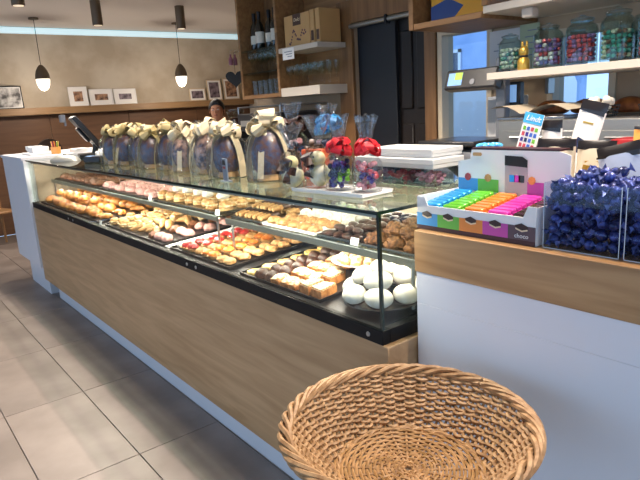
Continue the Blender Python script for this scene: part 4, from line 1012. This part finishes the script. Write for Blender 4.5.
# ================================================================== wine cabinet on the back wall
wc_ = thing('wine_cabinet', 'oak wall cabinet with bottles and glasses beside the dark door', 'cabinet', (0, 0, 0))
CF, CBK, YA, YM, YE = 2.75, 3.045, 4.52, 3.955, 3.43
ob('side_panel', mb().bbox(CF, CBK, YA-.03, YA, 1.60, 2.7, .002), 'oak_shelf', wc_); ob('side_panel', mb().bbox(CF-.004, CBK, YM-.03, YM, 1.60, 2.7, .002), 'oak_shelf', wc_)
ob('back_panel', mb().box(CBK-.02, CBK, YM, YA-.03, 1.63, 2.7), 'oak_dark', wc_); ob('back_panel', mb().box(CBK-.012, CBK, YE, YM-.03, 1.63, 2.7), 'oak_shelf', wc_)
ob('bottom_board', mb().bbox(CF, CBK, YM, YA-.03, 1.60, 1.63, .002), 'oak_shelf', wc_)
ob('inner_shelf', mb().box(CF+.01, CBK-.02, YM, YA-.03, 1.985, 2.0), 'glass_top', wc_); ob('inner_shelf', mb().box(CF+.01, CBK-.02, YM, YA-.03, 1.80, 1.815), 'glass_top', wc_)
ob('open_shelf', mb().bbox(CF, CBK-.012, YE, YM-.031, 1.594, 1.660, .002), 'white_paint', wc_); ob('open_shelf', mb().bbox(CF, CBK-.012, YE, YM-.031, 1.925, 1.962, .002), 'white_paint', wc_)
M('bottle_glass', '10140f', .12, coat=.5); M('bottle_label', 'd8d4c8', .6); M('foil_cap', '1c1416', .3, .4)
for i, (y, dx, lb_) in enumerate(((4.41, 2.86, 'with cream label by the cabinet side'), (4.305, 2.84, 'with large white label, second from the cabinet side'), (4.20, 2.87, 'with pale gold label, third from the cabinet side'), (4.09, 2.85, 'with white label beside the middle panel'))):
    t = thing('wine_bottle', 'dark wine bottle '+lb_, 'bottle', (dx, y, 2.0008), 0, 'wine bottles in the cabinet')
    ob('bottle', mb().lathe([(.0, 0), (.035, 0), (.038, .006), (.038, .17), (.033, .195), (.016, .225), (.0145, .235), (.0145, .285), (.0165, .287), (.0165, .30), (.0, .30)], 20), 'bottle_glass', t)
    ob('label', mb().lathe([(.0384, .05), (.0386, .05), (.0386, .12+.02*(i % 2)), (.0384, .12+.02*(i % 2))], 24), 'bottle_label', t)
    ob('capsule', mb().lathe([(.0148, .24), (.0155, .24), (.0172, .302), (.0, .303)], 16), 'foil_cap', t)
clear('wineglass', 'f8faf8', 1.42, .04, 0)
gp = mb().lathe([(.0, 0), (.030, 0), (.031, .002), (.006, .006), (.0035, .012), (.0035, .075), (.012, .085), (.030, .11), (.034, .135), (.031, .165), (.030, .165), (.0325, .135), (.028, .112), (.0, .088)], 18).mesh('wine_glass'); gp.materials.append(MATS['wineglass'])
fp = mb().lathe([(.0, 0), (.027, 0), (.028, .002), (.005, .006), (.0035, .012), (.0035, .07), (.014, .09), (.022, .13), (.023, .18), (.022, .18), (.021, .13), (.0, .085)], 18).mesh('champagne_flute'); fp.materials.append(MATS['wineglass'])
tp = mb().lathe([(.0, 0), (.026, 0), (.030, .12), (.029, .12), (.025, .006), (.0, .006)], 18).mesh('tumbler'); tp.materials.append(MATS['wineglass'])
for i in range(6):
    for j in range(2): ob('wine_glass', gp, None, None, (2.83+.09*j, 4.05+.08*i, 1.8158), (0, 0, 0), 'stemmed wine glass on the glass shelf under the wine bottles', 'glass', 'wine glasses under the bottles')
for i in range(6): ob('tumbler', tp, None, None, (2.85, 4.05+.08*i, 1.6308), (0, 0, 0), 'plain tumbler at the bottom of the bottle cabinet', 'glass', 'tumblers in the bottle cabinet')
for i in range(6):
    for j in range(3): ob('champagne_flute' if j else 'wine_glass', fp if j else gp, None, None, (2.80+.08*j, 3.475+.076*i, 1.6608), (0, 0, 0), 'champagne flute on the open white shelf' if j else 'stemmed wine glass at the front of the open white shelf', 'glass', 'flutes on the open shelf' if j else 'wine glasses on the open shelf')
M('kraft_light', 'c79e68', .55, var=.06, vscale=5); M('berry_print', '5a3a4a', .5); M('dark_label', '4a3128', .5)
g = thing('gift_box', 'wide kraft gift box with dark label and berry print on the shelf', 'box', (2.79, 3.72, 1.9628)); ob('box_body', mb().bbox(0, .12, -.16, .16, 0, .23, .003), 'kraft_light', g)
ob('brown_label', mb().box(-.0012, -.0002, -.055, .045, .15, .232), 'dark_label', g)
txt('lettering', 'Dolci', .035, 'cream_print', g, (-.0016, -.005, .19), FACE, .3)
r = random.Random(2)
for k in range(22):
    ob('berry_print', mb().lathe([(.0, 0), (.008, 0), (.008, .001), (.0, .001)], 8, T(-.0002, -.11+k*.010, .07+.03*math.sin(k*.55)+r.uniform(-.02, .02), 0, -PI/2, 0)), 'berry_print', g)
for y, wh in ((3.53, 'narrow kraft gift box standing beside the wide gift box'), (3.465, 'narrow kraft gift box at the open end of the shelf')):
    g = thing('gift_box', wh, 'box', (2.79, y, 1.9628)); ob('box_body', mb().bbox(0, .2, -.024, .024, 0, .235, .003), 'kraft_light', g); ob('brown_label', mb().box(-.0012, -.0002, -.015, .015, .02, .09), 'dark_label', g)
nc = thing('note_card', 'white handwritten note hanging from the white shelf edge', 'note', (CF-.003, 3.79, 1.955)); ob('card', mb().bbox(-.001, .001, -.075, .075, -.085, 0, .0004), 'white_card', nc)
m = mb()
for k in range(3): m.box(-.0016, -.0011, -.05, .05-.02*k, -.03-.018*k, -.024-.018*k)
ob('written_line', m, 'grey_sign', nc, kind='stuff')
# black heart and pink charms hanging at the cabinet side
ht = thing('heart_ornament', 'black heart board hanging beside the wine cabinet', 'ornament', (2.72, 4.56, 1.70))
hp = []
for k in range(28):
    a = 2*PI*k/28; hp.append((16*math.sin(a)**3/16*.085, (13*math.cos(a)-5*math.cos(2*a)-2*math.cos(3*a)-math.cos(4*a))/17*.085+.085))
ob('heart', mb().prism(hp[::-1], -.006, .006, T(0, 0, 0) @ Euler((PI/2, 0, -.6)).to_matrix().to_4x4()), 'black_matte', ht)
ob('cord', mb().tube([(0, 0, .13), (.0, 0, .30), (.05, 0, .31)], .002, 5), 'black_matte', ht)
ob('hook', mb().tube([(.05, 0, .31), (.05, -.035, .31)], .004, 6), 'steel', ht)
M('pink_charm', '8c5666', .5)
for k, xx in enumerate((-.025, .02)):
    t = thing('pink_charm', 'small pink bottle charm above the black heart', 'ornament', (2.735+xx, 4.60, 1.90), 0, 'pink charms above the heart'); ob('charm_body', mb().lathe([(.0, 0), (.018, 0), (.019, .05), (.008, .07), (.008, .09), (.0, .092)], 12), 'pink_charm', t); ob('loop', mb().tube([(0, 0, .09), (0, 0, .12), (.0, -.05, .125)], .0015, 5), 'steel', t)

# bar counter with espresso machine and grinder
br = thing('bar_counter', 'dark bar counter under the wine cabinet', 'counter', (2.42, 3.56, 0)); ob('cabinet_body', mb().box(.03, .62, 0, 1.12, 0, 1.05), 'oak_dark', br); ob('worktop', mb().bbox(0, .62, 0, 1.14, 1.05, 1.08, .003), 'steel', br)
M('machine_dark', '26262a', .35, .4)
em_ = thing('espresso_machine', 'dark espresso machine with steel cup rail under the shelf', 'espresso machine', (2.52, 3.60, BZ))
ob('body', mb().bbox(.08, .46, 0, .62, .05, .40, .01), 'machine_dark', em_); ob('drip_tray', mb().bbox(-.02, .08, .02, .60, .03, .07, .004), 'steel', em_); ob('head_panel', mb().bbox(-.02, .08, .0, .62, .26, .40, .008), 'machine_dark', em_)
ob('front_badge', mb().box(-.0215, -.0202, .05, .57, .30, .345), 'alu', em_)
for yy in (.15, .45):
    g_ = ob('group_head', mb().lathe([(.03, .21), (.034, .215), (.034, .26), (.03, .26)], 16, T(.03, yy, 0)), 'steel', em_)
    ob('portafilter', mb().tube([(.03, yy, .205), (-.05, yy, .20), (-.12, yy, .19)], [.03, .012, .014], 10), 'black_plastic', g_)
m = mb()
for p in ((-.01, .01), (-.01, .61), (.45, .01), (.45, .61)): m.tube([(p[0], p[1], .40), (p[0], p[1], .45)], .005, 6)
m.tube([(-.01, .01, .45), (-.01, .61, .45), (.45, .61, .45), (.45, .01, .45)], .005, 6, True)
ob('cup_rail', m, 'steel', em_)
for p in ((.12, .04), (.12, .58), (.42, .04), (.42, .58)): ob('foot', mb().lathe([(.02, 0), (.022, .05)], 10, T(p[0], p[1], 0)), 'black_plastic', em_)
gr = thing('coffee_grinder', 'black coffee grinder with clear hopper beside the espresso machine', 'grinder', (2.60, 4.42, BZ)); ob('body', mb().bbox(-.08, .10, -.08, .08, 0, .30, .015), 'machine_dark', gr); ob('hopper', mb().lathe([(.04, .30), (.08, .42), (.08, .44), (.0, .445)], 18), 'glass_jar', gr); ob('beans', mb().lathe([(.0, .302), (.036, .302), (.058, .37), (.0, .38)], 14), 'p_choc', gr); ob('spout', mb().bbox(-.13, -.08, -.03, .03, .20, .25, .005), 'machine_dark', gr)
for k, (y, mt, wh) in enumerate(((4.345, 'red_pack', 'red paper cup sleeve stack beside the coffee grinder'), (4.262, 'white_card', 'white paper cup stack before the espresso machine'))):
    t = thing('cup_stack', wh, 'cups', (2.445, y, BZ))
    for q in range(5): ob('cup', mb().lathe([(.026, q*.02), (.036, q*.02+.085), (.034, q*.02+.085), (.024, q*.02+.004)], 14), mt, t)

# ================================================================== person behind the counter
def person():
    t = thing('person', 'woman in black vest and white collar looking down behind the counter', 'person', (3.32, 6.0, 0), 0)
    t.rotation_euler = (0, 0, 2.45)                     # faces towards +y of its own frame, turned to the counter
    J = {'pelvis': (0, 0, .93, .13, .10), 'waist': (0, .01, 1.06, .12, .09), 'chest': (0, .03, 1.20, .14, .10), 'neck0': (0, .05, 1.34, .06, .055), 'neck1': (0, .075, 1.41, .048, .05),
         'head0': (0, .10, 1.465, .065, .075), 'head1': (0, .115, 1.53, .078, .09), 'head2': (0, .11, 1.60, .066, .075)}
    E_ = [('pelvis', 'waist'), ('waist', 'chest'), ('chest', 'neck0'), ('neck0', 'neck1'), ('neck1', 'head0'), ('head0', 'head1'), ('head1', 'head2')]
    for s, n in ((-1, 'l'), (1, 'r')):
        J['sh'+n] = (s*.165, .03, 1.285, .058, .055); J['el'+n] = (s*.225, .06, 1.03, .042, .042); J['wr'+n] = (s*.16, .27, .98, .028, .024); J['ha'+n] = (s*.135, .34, .97, .036, .018)
        J['hi'+n] = (s*.09, 0, .86, .088, .088); J['kn'+n] = (s*.10, .02, .48, .058, .06); J['an'+n] = (s*.10, -.02, .08, .038, .042); J['to'+n] = (s*.11, .13, .03, .04, .026)
        E_ += [('chest', 'sh'+n), ('sh'+n, 'el'+n), ('el'+n, 'wr'+n), ('wr'+n, 'ha'+n), ('pelvis', 'hi'+n), ('hi'+n, 'kn'+n), ('kn'+n, 'an'+n), ('an'+n, 'to'+n)]
        for k in range(4):
            a = 'f%d%s' % (k, n); b_ = 'g%d%s' % (k, n); x = s*(.135-.027+.018*k)
            J[a] = (x, .385, .965, .0095, .009); J[b_] = (x, .425-.004*abs(k-1.5), .945, .008, .008); E_ += [('ha'+n, a), (a, b_)]
        J['t0'+n] = (s*.09, .335, .965, .011, .011); J['t1'+n] = (s*.07, .375, .955, .009, .009); E_ += [('ha'+n, 't0'+n), ('t0'+n, 't1'+n)]
    names = list(J); idx = {n: i for i, n in enumerate(names)}
    me = bpy.data.meshes.new('body'); me.from_pydata([J[n][:3] for n in names], [(idx[a], idx[b_]) for a, b_ in E_], [])
    o = bpy.data.objects.new('body', me); COL.objects.link(o); o.parent = t
    sk = o.modifiers.new('skin', 'SKIN'); ss = o.modifiers.new('sub', 'SUBSURF'); ss.levels = 2; ss.render_levels = 2
    for i, n in enumerate(names):
        sv = me.skin_vertices[0].data[i]; sv.radius = J[n][3:5]; sv.use_root = (n == 'pelvis')
    # skin above the collar and on hands, dark cloth elsewhere, by height and reach
    m = bpy.data.materials.new('skin_and_clothes'); m.use_nodes = True; nt = m.node_tree; N = nt.nodes; L = nt.links; b = N['Principled BSDF']; b.inputs['Roughness'].default_value = .6
    tc = N.new('ShaderNodeTexCoord'); sx = N.new('ShaderNodeSeparateXYZ'); L.new(tc.outputs['Object'], sx.inputs[0])
    def gt(sock, v):
        q = N.new('ShaderNodeMath'); q.operation = 'GREATER_THAN'; q.inputs[1].default_value = v; L.new(sock, q.inputs[0]); return q.outputs[0]
    def mix(fac, a, c):
        q = N.new('ShaderNodeMix'); q.data_type = 'RGBA'; L.new(fac, q.inputs[0])
        for i_, vv in ((6, a), (7, c)):
            if isinstance(vv, tuple): q.inputs[i_].default_value = vv
            else: L.new(vv, q.inputs[i_])
        return q.outputs[2]
    cl = mix(gt(sx.outputs[2], .92), lin('1b1b20'), lin('e6e2dc')); cl = mix(gt(sx.outputs[1], .255), cl, lin('c08a6c')); cl = mix(gt(sx.outputs[2], 1.385), cl, lin('c08a6c'))
    L.new(cl, b.inputs['Base Color']); me.materials.append(m)
    M('hair', '120d0b', .45); M('vest', '15151a', .7); M('skin', 'c08a6c', .55); M('lip', '8e4a44', .5); M('collar', 'ece8e2', .6); M('eye_white', 'e8e4de', .3)
    # vest: an open shell round the torso
    mm = mb(); prof = [(.93, .150, .125, 0), (1.06, .142, .118, .01), (1.17, .158, .125, .025), (1.26, .165, .118, .03), (1.315, .120, .095, .035)]
    v = []; f = []; n = 28
    for z, rx, ry, cy in prof:
        for i in range(n+1):
            a = PI/2+.16+(2*PI-.32)*i/n; v.append((rx*math.cos(a), cy+ry*math.sin(a), z))
    for j in range(len(prof)-1):
        for i in range(n): p = j*(n+1)+i; f.append((p, p+1, p+n+2, p+n+1))
    vo = ob('vest', mm.add(v, f), 'vest', t); sd = vo.modifiers.new('th', 'SOLIDIFY'); sd.thickness = .006
    mm = mb()
    for s in (-1, 1): mm.add([(s*.012, .135, 1.28), (s*.075, .10, 1.33), (s*.07, .03, 1.395), (s*.02, .115, 1.375)], [(0, 1, 2, 3)])
    co = ob('collar', mm, 'collar', t); sd = co.modifiers.new('th', 'SOLIDIFY'); sd.thickness = .005
    # hair: cap pulled back into a bun
    mm = mb(); v = []; f = []; nu, nv = 24, 9
    for j in range(nv+1):
        th_ = 1.95*j/nv
        for i in range(nu):
            a = 2*PI*i/nu; k = 1-.30*max(0, math.sin(a))*max(0, th_-.75)
            tt = th_*(1-.42*max(0, math.sin(a)))
            v.append((.090*math.sin(tt)*math.cos(a), .098+.108*math.sin(tt)*math.sin(a)*k, 1.545+.112*math.cos(tt)))
    for j in range(nv):
        for i in range(nu): i2 = (i+1) % nu; f.append((j*nu+i, (j+1)*nu+i, (j+1)*nu+i2, j*nu+i2))
    mm.add(v, f); mm.ell((0, -.025, 1.555), (.042, .036, .042), 14, 9); ob('hair', mm, 'hair', t)
    # face
    fc = ob('nose', mb().ell((0, .207, 1.515), (.011, .016, .020), 10, 7), 'skin', t)
    for s in (-1, 1):
        ey = ob('eye', mb().ell((s*.030, .188, 1.535), (.013, .008, .006), 10, 6), 'eye_white', t); ob('iris', mb().ell((s*.030, .1935, 1.533), (.005, .004, .005), 8, 6), 'black_plastic', ey)
        ob('eyebrow', mb().tube([(s*.014, .196, 1.552), (s*.032, .195, 1.558), (s*.048, .184, 1.552)], .0032, 6), 'hair', t)
        ob('ear', mb().ell((s*.082, .10, 1.525), (.008, .018, .028), 8, 7), 'skin', t)
    ob('mouth', mb().ell((0, .190, 1.478), (.020, .007, .006), 10, 6), 'lip', t)
person()

# ================================================================== wicker basket on its stand
BX, BY, BR, BZT, BZB, RB = .853, .818, .278, .800, .680, .166
M('wicker', 'b8946c', .55, col2='8f6a44', vscale=60); M('wicker_rim', 'b8936a', .55, col2='946e48', vscale=40); M('wicker_base', 'b58c5e', .55, col2='96703f', vscale=40)
wk = thing('wicker_basket', 'round woven wicker basket in front of the white counter', 'basket', (BX, BY, 0))
NS = 52
def prof_r(q): return RB+(BR-.012-RB)*(q**.8)
m = mb(); rows = 21
for k in range(rows):
    q = (k+.5)/rows; z = BZB+.006+(BZT-BZB-.012)*q; r0 = prof_r(q); pts = []
    n = NS*4
    for i in range(n):
        a = 2*PI*i/n
        o_ = .0068*math.cos(NS/2*a+(PI if k % 2 else 0)); ww = .0016*math.sin(3*a+k*1.7)+.0012*math.sin(11*a+k)
        pts.append(((r0+o_)*math.cos(a), (r0+o_)*math.sin(a), z+ww))
    m.tube(pts, .0047, 5, True)
ob('side_weave', m, 'wicker', wk, kind='stuff')
m = mb()
for i in range(NS):
    a = 2*PI*(i+.0)/NS
    m.tube([((prof_r(q))*math.cos(a), (prof_r(q))*math.sin(a), BZB+(BZT-BZB)*q) for q in (0, .2, .4, .6, .8, 1)], .0034, 6)
ob('stake', m, 'wicker_base', wk, kind='stuff')
for k in range(5):                          # plaited rim
    pts = []; n = 220
    for i in range(n):
        a = 2*PI*i/n; w_ = 8*a+2*PI*k/5+.5*math.sin(5*a+k)
        pts.append(((BR-.004+.011*math.cos(w_))*math.cos(a), (BR-.004+.011*math.cos(w_))*math.sin(a), BZT+.009*math.sin(w_)))
    ob('rim_strand', mb().tube(pts, .0064, 6, True), 'wicker_rim', wk)
m = mb(); rings = 20
for k in range(rings):
    rr = .012+(RB-.010)*k/(rings-1); n = 120; pts = []
    sp = 24 if rr > .06 else 12
    for i in range(n):
        a = 2*PI*i/n; pts.append((rr*math.cos(a), rr*math.sin(a), BZB+.003+.0032*math.cos(sp/2*a*1+(PI if k % 2 else 0))+.006*(rr/RB)**2))
    m.tube(pts, .0037, 5, True)
ob('base_weave', m, 'wicker_base', wk, kind='stuff')
m = mb()
for i in range(24):
    a = 2*PI*i/24; m.tube([(.008*math.cos(a), .008*math.sin(a), BZB+.003), (RB*math.cos(a), RB*math.sin(a), BZB+.008)], .0032, 5)
ob('base_spoke', m, 'wicker_rim', wk, kind='stuff')
m = mb()                                     # foot ring and inner braid
for k in range(2):
    pts = [((RB-.004+.004*math.cos(18*2*PI*i/160+k*PI))*math.cos(2*PI*i/160), (RB-.004+.004*math.cos(18*2*PI*i/160+k*PI))*math.sin(2*PI*i/160), BZB+.006+.005*math.sin(18*2*PI*i/160+k*PI)) for i in range(160)]
    m.tube(pts, .0045, 5, True)
ob('base_braid', m, 'wicker_rim', wk, kind='stuff')
sd_ = thing('basket_stand', 'black metal ring stand with legs under the wicker basket', 'stand', (BX, BY, 0))
ob('ring', mb().tube([(.15*math.cos(2*PI*i/36), .15*math.sin(2*PI*i/36), .662) for i in range(36)], .008, 8, True), 'black_matte', sd_)
for i in range(4):
    a = PI/4+PI/2*i+.2; ob('leg', mb().tube([(.15*math.cos(a), .15*math.sin(a), .660), (.19*math.cos(a), .19*math.sin(a), .008)], .008, 8), 'black_matte', sd_)
ob('lower_ring', mb().tube([(.176*math.cos(2*PI*i/36), .176*math.sin(2*PI*i/36), .22) for i in range(36)], .006, 8, True), 'black_matte', sd_)

# ================================================================== things on the far end
ZE = 1.2258
cw = thing('cup_tray', 'white tray of stacked cups and napkins on the end counter', 'tray', (1.30, 5.78, ZE)); ob('tray_base', mb().bbox(-.10, .10, -.16, .16, 0, .02, .004), 'white_card', cw); ob('napkin_block', mb().bbox(-.07, .07, -.14, .02, .02, .07, .004), 'white_card', cw)
for k in range(4):
    t = thing('coffee_cup', 'white coffee cup on the cup tray', 'cup', (1.265+.07*(k % 2), 5.85+.065*(k//2), ZE+.0205), k, 'white cups on the tray'); ob('cup', mb().lathe([(.0, 0), (.02, 0), (.03, .03), (.031, .055), (.029, .055), (.027, .03), (.0, .006)], 16), 'porcelain', t); ob('handle', mb().tube([(.029, 0, .045), (.045, 0, .042), (.045, 0, .022), (.027, 0, .016)], .004, 6), 'porcelain', t)
ph = thing('pen_holder', 'clear holder of coloured pens on the end counter', 'pen holder', (1.42, 5.62, ZE)); ob('holder', mb().lathe([(.0, 0), (.05, 0), (.05, .06), (.047, .06), (.047, .004), (.0, .004)], 20, sx=.8, sy=1.3), 'amber', ph)
for k in range(9):
    a = k*.7; ob('pen', mb().tube([(.02*math.cos(a), .035*math.sin(a), .008), (.03*math.cos(a), .05*math.sin(a), .11)], .0045, 6), ('p_yellow', 'candy_red', 'p_orange', 'candy_green')[k % 4], ph)
pn = thing('white_napkin_pile', 'small pile of white receipts behind the pen holder', 'paper', (1.60, 5.55, ZE)); ob('sheet', mb().bbox(-.06, .06, -.08, .08, 0, .03, .002), 'white_card', pn); ob('top_sheet', mb().bbox(-.055, .065, -.075, .085, .0305, .034, .001, T(rz=.2)), 'white_card', pn)
M('dome_grey', 'b4b4ae', .35, .5)
od = thing('oval_dish', 'grey oval dish lid on the glass beside the till', 'dish', (1.27, 4.80, ZT), .5); ob('dish', mb().lathe([(.0, .045), (.05, .043), (.10, .032), (.135, .012), (.14, .0), (.132, .0), (.0, .036)][::-1], 30, sx=.55, sy=1), 'dome_grey', od); ob('knob', mb().ell((0, 0, .05), (.012, .012, .01), 10, 6), 'dome_grey', od)
ps_ = thing('till_monitor', 'black touch screen till tilted on a stand', 'till', (1.56, 5.08, ZT), -.2)
ob('stand_foot', mb().bbox(-.10, .10, -.11, .11, 0, .025, .006), 'black_plastic', ps_); ob('stand_arm', mb().tube([(.03, 0, .02), (.05, 0, .10), (.01, 0, .17)], .025, 8), 'black_plastic', ps_)
sr = ob('screen_housing', mb().bbox(-.02, .02, -.19, .19, -.16, .16, .006), 'black_plastic', ps_, (-.02, 0, .20), (0, -.62, 0)); ob('screen', mb().box(.0205, .022, -.17, .17, -.14, .14), 'screen_dark', sr); ob('rear_cover', mb().bbox(-.045, -.02, -.09, .09, -.07, .07, .008), 'machine_dark', sr)
cdisp = ob('customer_display', mb().bbox(-.20, -.16, -.02, .15, .29, .35, .004).box(-.17, -.155, .05, .08, .26, .295), 'scale_grey', ps_)
pr = thing('receipt_printer', 'white receipt printer beside the till', 'printer', (1.56, 4.72, ZT), -.2); ob('body', mb().bbox(-.07, .07, -.08, .08, 0, .05, .008), 'white_card', pr); ob('paper_slot', mb().box(-.03, .0, -.05, .05, .05, .052), 'black_matte', pr)
ct = thing('card_terminal', 'dark card terminal with keypad before the till', 'card terminal', (1.33, 4.25, ZT), .4); ob('body', mb().bbox(-.04, .04, -.085, .085, 0, .045, .008), 'machine_dark', ct); ob('screen', mb().box(-.028, .028, .02, .07, .045, .0465), 'scale_screen', ct)
m = mb()
for i in range(3):
    for j in range(4): m.box(-.028+.02*i, -.014+.02*i, -.07+.02*j, -.056+.02*j, .045, .048)
ob('keypad', m, 'scale_grey', ct, kind='stuff')
# pictures on the ledge
M('photo_warm', 'b48a6a', .5, col2='4a3026', vscale=16); M('photo_grey', 'cfcac2', .5, col2='3a3634', vscale=9); M('photo_cool', '8a7a80', .5, col2='3a2a34', vscale=13); M('picture_white', 'ece7e0', .5); M('picture_wood', 'cdb493', .5)
def picture(x0, x1, h, mat_frame, mat_photo, label, border=.25, y=8.90, frame=.012):
    w_ = x1-x0; t = thing('picture', label, 'picture', ((x0+x1)/2, y, 1.7125)); t.rotation_euler = (-.10, 0, 0)
    m = mb(); m.box(-w_/2, -w_/2+frame, -.012, .008, 0, h); m.box(w_/2-frame, w_/2, -.012, .008, 0, h); m.box(-w_/2+frame, w_/2-frame, -.012, .008, 0, frame); m.box(-w_/2+frame, w_/2-frame, -.012, .008, h-frame, h)
    ob('frame', m, mat_frame, t)
    ob('mount', mb().box(-w_/2+frame, w_/2-frame, -.004, .006, frame, h-frame), 'picture_white', t)
    b = border*w_; ob('photo', mb().box(-w_/2+b, w_/2-b, -.0055, -.0042, h*.5-(h/2-b*.95), h*.5+(h/2-b*.95)), mat_photo, t)
picture(1.50, 1.93, .30, 'black_matte', 'photo_grey', 'large black and white photo in thin black frame on the ledge', .05)
picture(2.54, 2.80, .27, 'picture_white', 'photo_warm', 'white-mounted square photo, first of the trio on the ledge', .26)
picture(2.83, 3.17, .23, 'picture_white', 'photo_warm', 'white-mounted wide photo in the middle of the trio on the ledge', .22)
picture(3.19, 3.53, .225, 'picture_white', 'photo_cool', 'white-mounted wide photo beside the middle one, last of the trio', .22)
picture(4.42, 4.71, .20, 'picture_wood', 'photo_cool', 'small low framed photo beside the taller frames', .15)
picture(4.755, 5.02, .33, 'picture_wood', 'photo_cool', 'tall framed photo with narrow mount between two frames', .16)
picture(5.06, 5.36, .35, 'picture_wood', 'photo_warm', 'tall framed photo partly hidden by the heart ornament', .16)
# chairs at the far side
def chair(x, y, rz, label):
    t = thing('wooden_chair', label, 'chair', (x, y, 0), rz)
    ob('seat', mb().bbox(-.21, .21, -.21, .21, .43, .46, .008), 'chair_wood', t)
    for sx in (-1, 1):
        ob('leg', mb().tube([(sx*.18, -.18, .43), (sx*.20, -.20, 0)], [.02, .014], 8), 'chair_wood', t); ob('leg', mb().tube([(sx*.18, .18, .88), (sx*.18, .18, .43), (sx*.20, .21, 0)], [.014, .02, .015], 8), 'chair_wood', t)
    ob('backrest', mb().bbox(-.19, .19, .165, .19, .70, .88, .006), 'chair_wood', t); ob('back_rail', mb().bbox(-.17, .17, .17, .185, .56, .60, .004), 'chair_wood', t)
chair(1.22, 8.20, .3, 'light wooden chair beyond the white end counter')
M('leather_dark', '1f1512', .4)
hb = thing('high_back_chair', 'dark leather high-backed chair before the wood panelling', 'chair', (2.03, 7.9, 0), .2)
ob('seat', mb().bbox(-.25, .25, -.25, .25, .60, .70, .03), 'leather_dark', hb)
ob('backrest', mb().prism([(.16*math.cos(PI*k/14)*-1, .40+.20*math.sin(PI*k/14)**.8) for k in range(15)]+[(.22, 0), (-.22, 0)], -.03, .03, T(0, .24, .70) @ Euler((PI/2, 0, 0)).to_matrix().to_4x4()), 'leather_dark', hb)
for sx in (-1, 1):
    for sy in (-1, 1): ob('leg', mb().tube([(sx*.2, sy*.2, .6), (sx*.23, sy*.23, 0)], .016, 8), 'black_matte', hb)
# street seen through the back windows: pale facade and a parked van
M('van_white', 'e2e8f2', .3, coat=.4); M('van_glass', '33415a', .15, coat=.5)
fcd = thing('street_building', 'pale blue-grey building facade across the street behind the windows', 'building', (15, 4, -.12))
ob('facade_wall', mb().box(0, .5, 4, 22, 0, 9), 'facade', fcd)
for i in range(6):
    for j in range(2):
        w_ = ob('window', mb().box(-.04, 0, 5+i*2.8, 6.4+i*2.8, 1.0+j*3.4, 3.0+j*3.4), 'van_glass', fcd)
        ob('window_frame', mb().box(-.06, -.02, 4.9+i*2.8, 5.0+i*2.8, .9+j*3.4, 3.1+j*3.4).box(-.06, -.02, 6.4+i*2.8, 6.5+i*2.8, .9+j*3.4, 3.1+j*3.4).box(-.06, -.02, 4.9+i*2.8, 6.5+i*2.8, 3.0+j*3.4, 3.1+j*3.4), 'van_white', w_)
vn = thing('parked_van', 'white van parked in the street behind the window', 'van', (9.2, 7.6, -.12), .1)
ob('body', mb().prism([(-2.2, .35), (2.2, .35), (2.2, .95), (1.6, 1.1), (1.05, 1.95), (-2.1, 2.0), (-2.2, 1.8)], -.9, .9, Euler((PI/2, 0, PI/2)).to_matrix().to_4x4()), 'van_white', vn)
for x in (-.91, .91): ob('side_window', mb().prism([(.35, 1.2), (1.4, 1.15), (.95, 1.8), (.35, 1.82)], -.006, .006, T(x, 0, 0) @ Euler((PI/2, 0, PI/2)).to_matrix().to_4x4()), 'van_glass', vn)
for y in (-1.4, 1.4):
    for x in (-.82, .82): ob('wheel', mb().lathe([(.0, -.1), (.3, -.1), (.34, -.06), (.34, .06), (.3, .1), (.0, .1)], 20, T(x, y, .34, 0, PI/2, 0)), 'black_matte', vn)
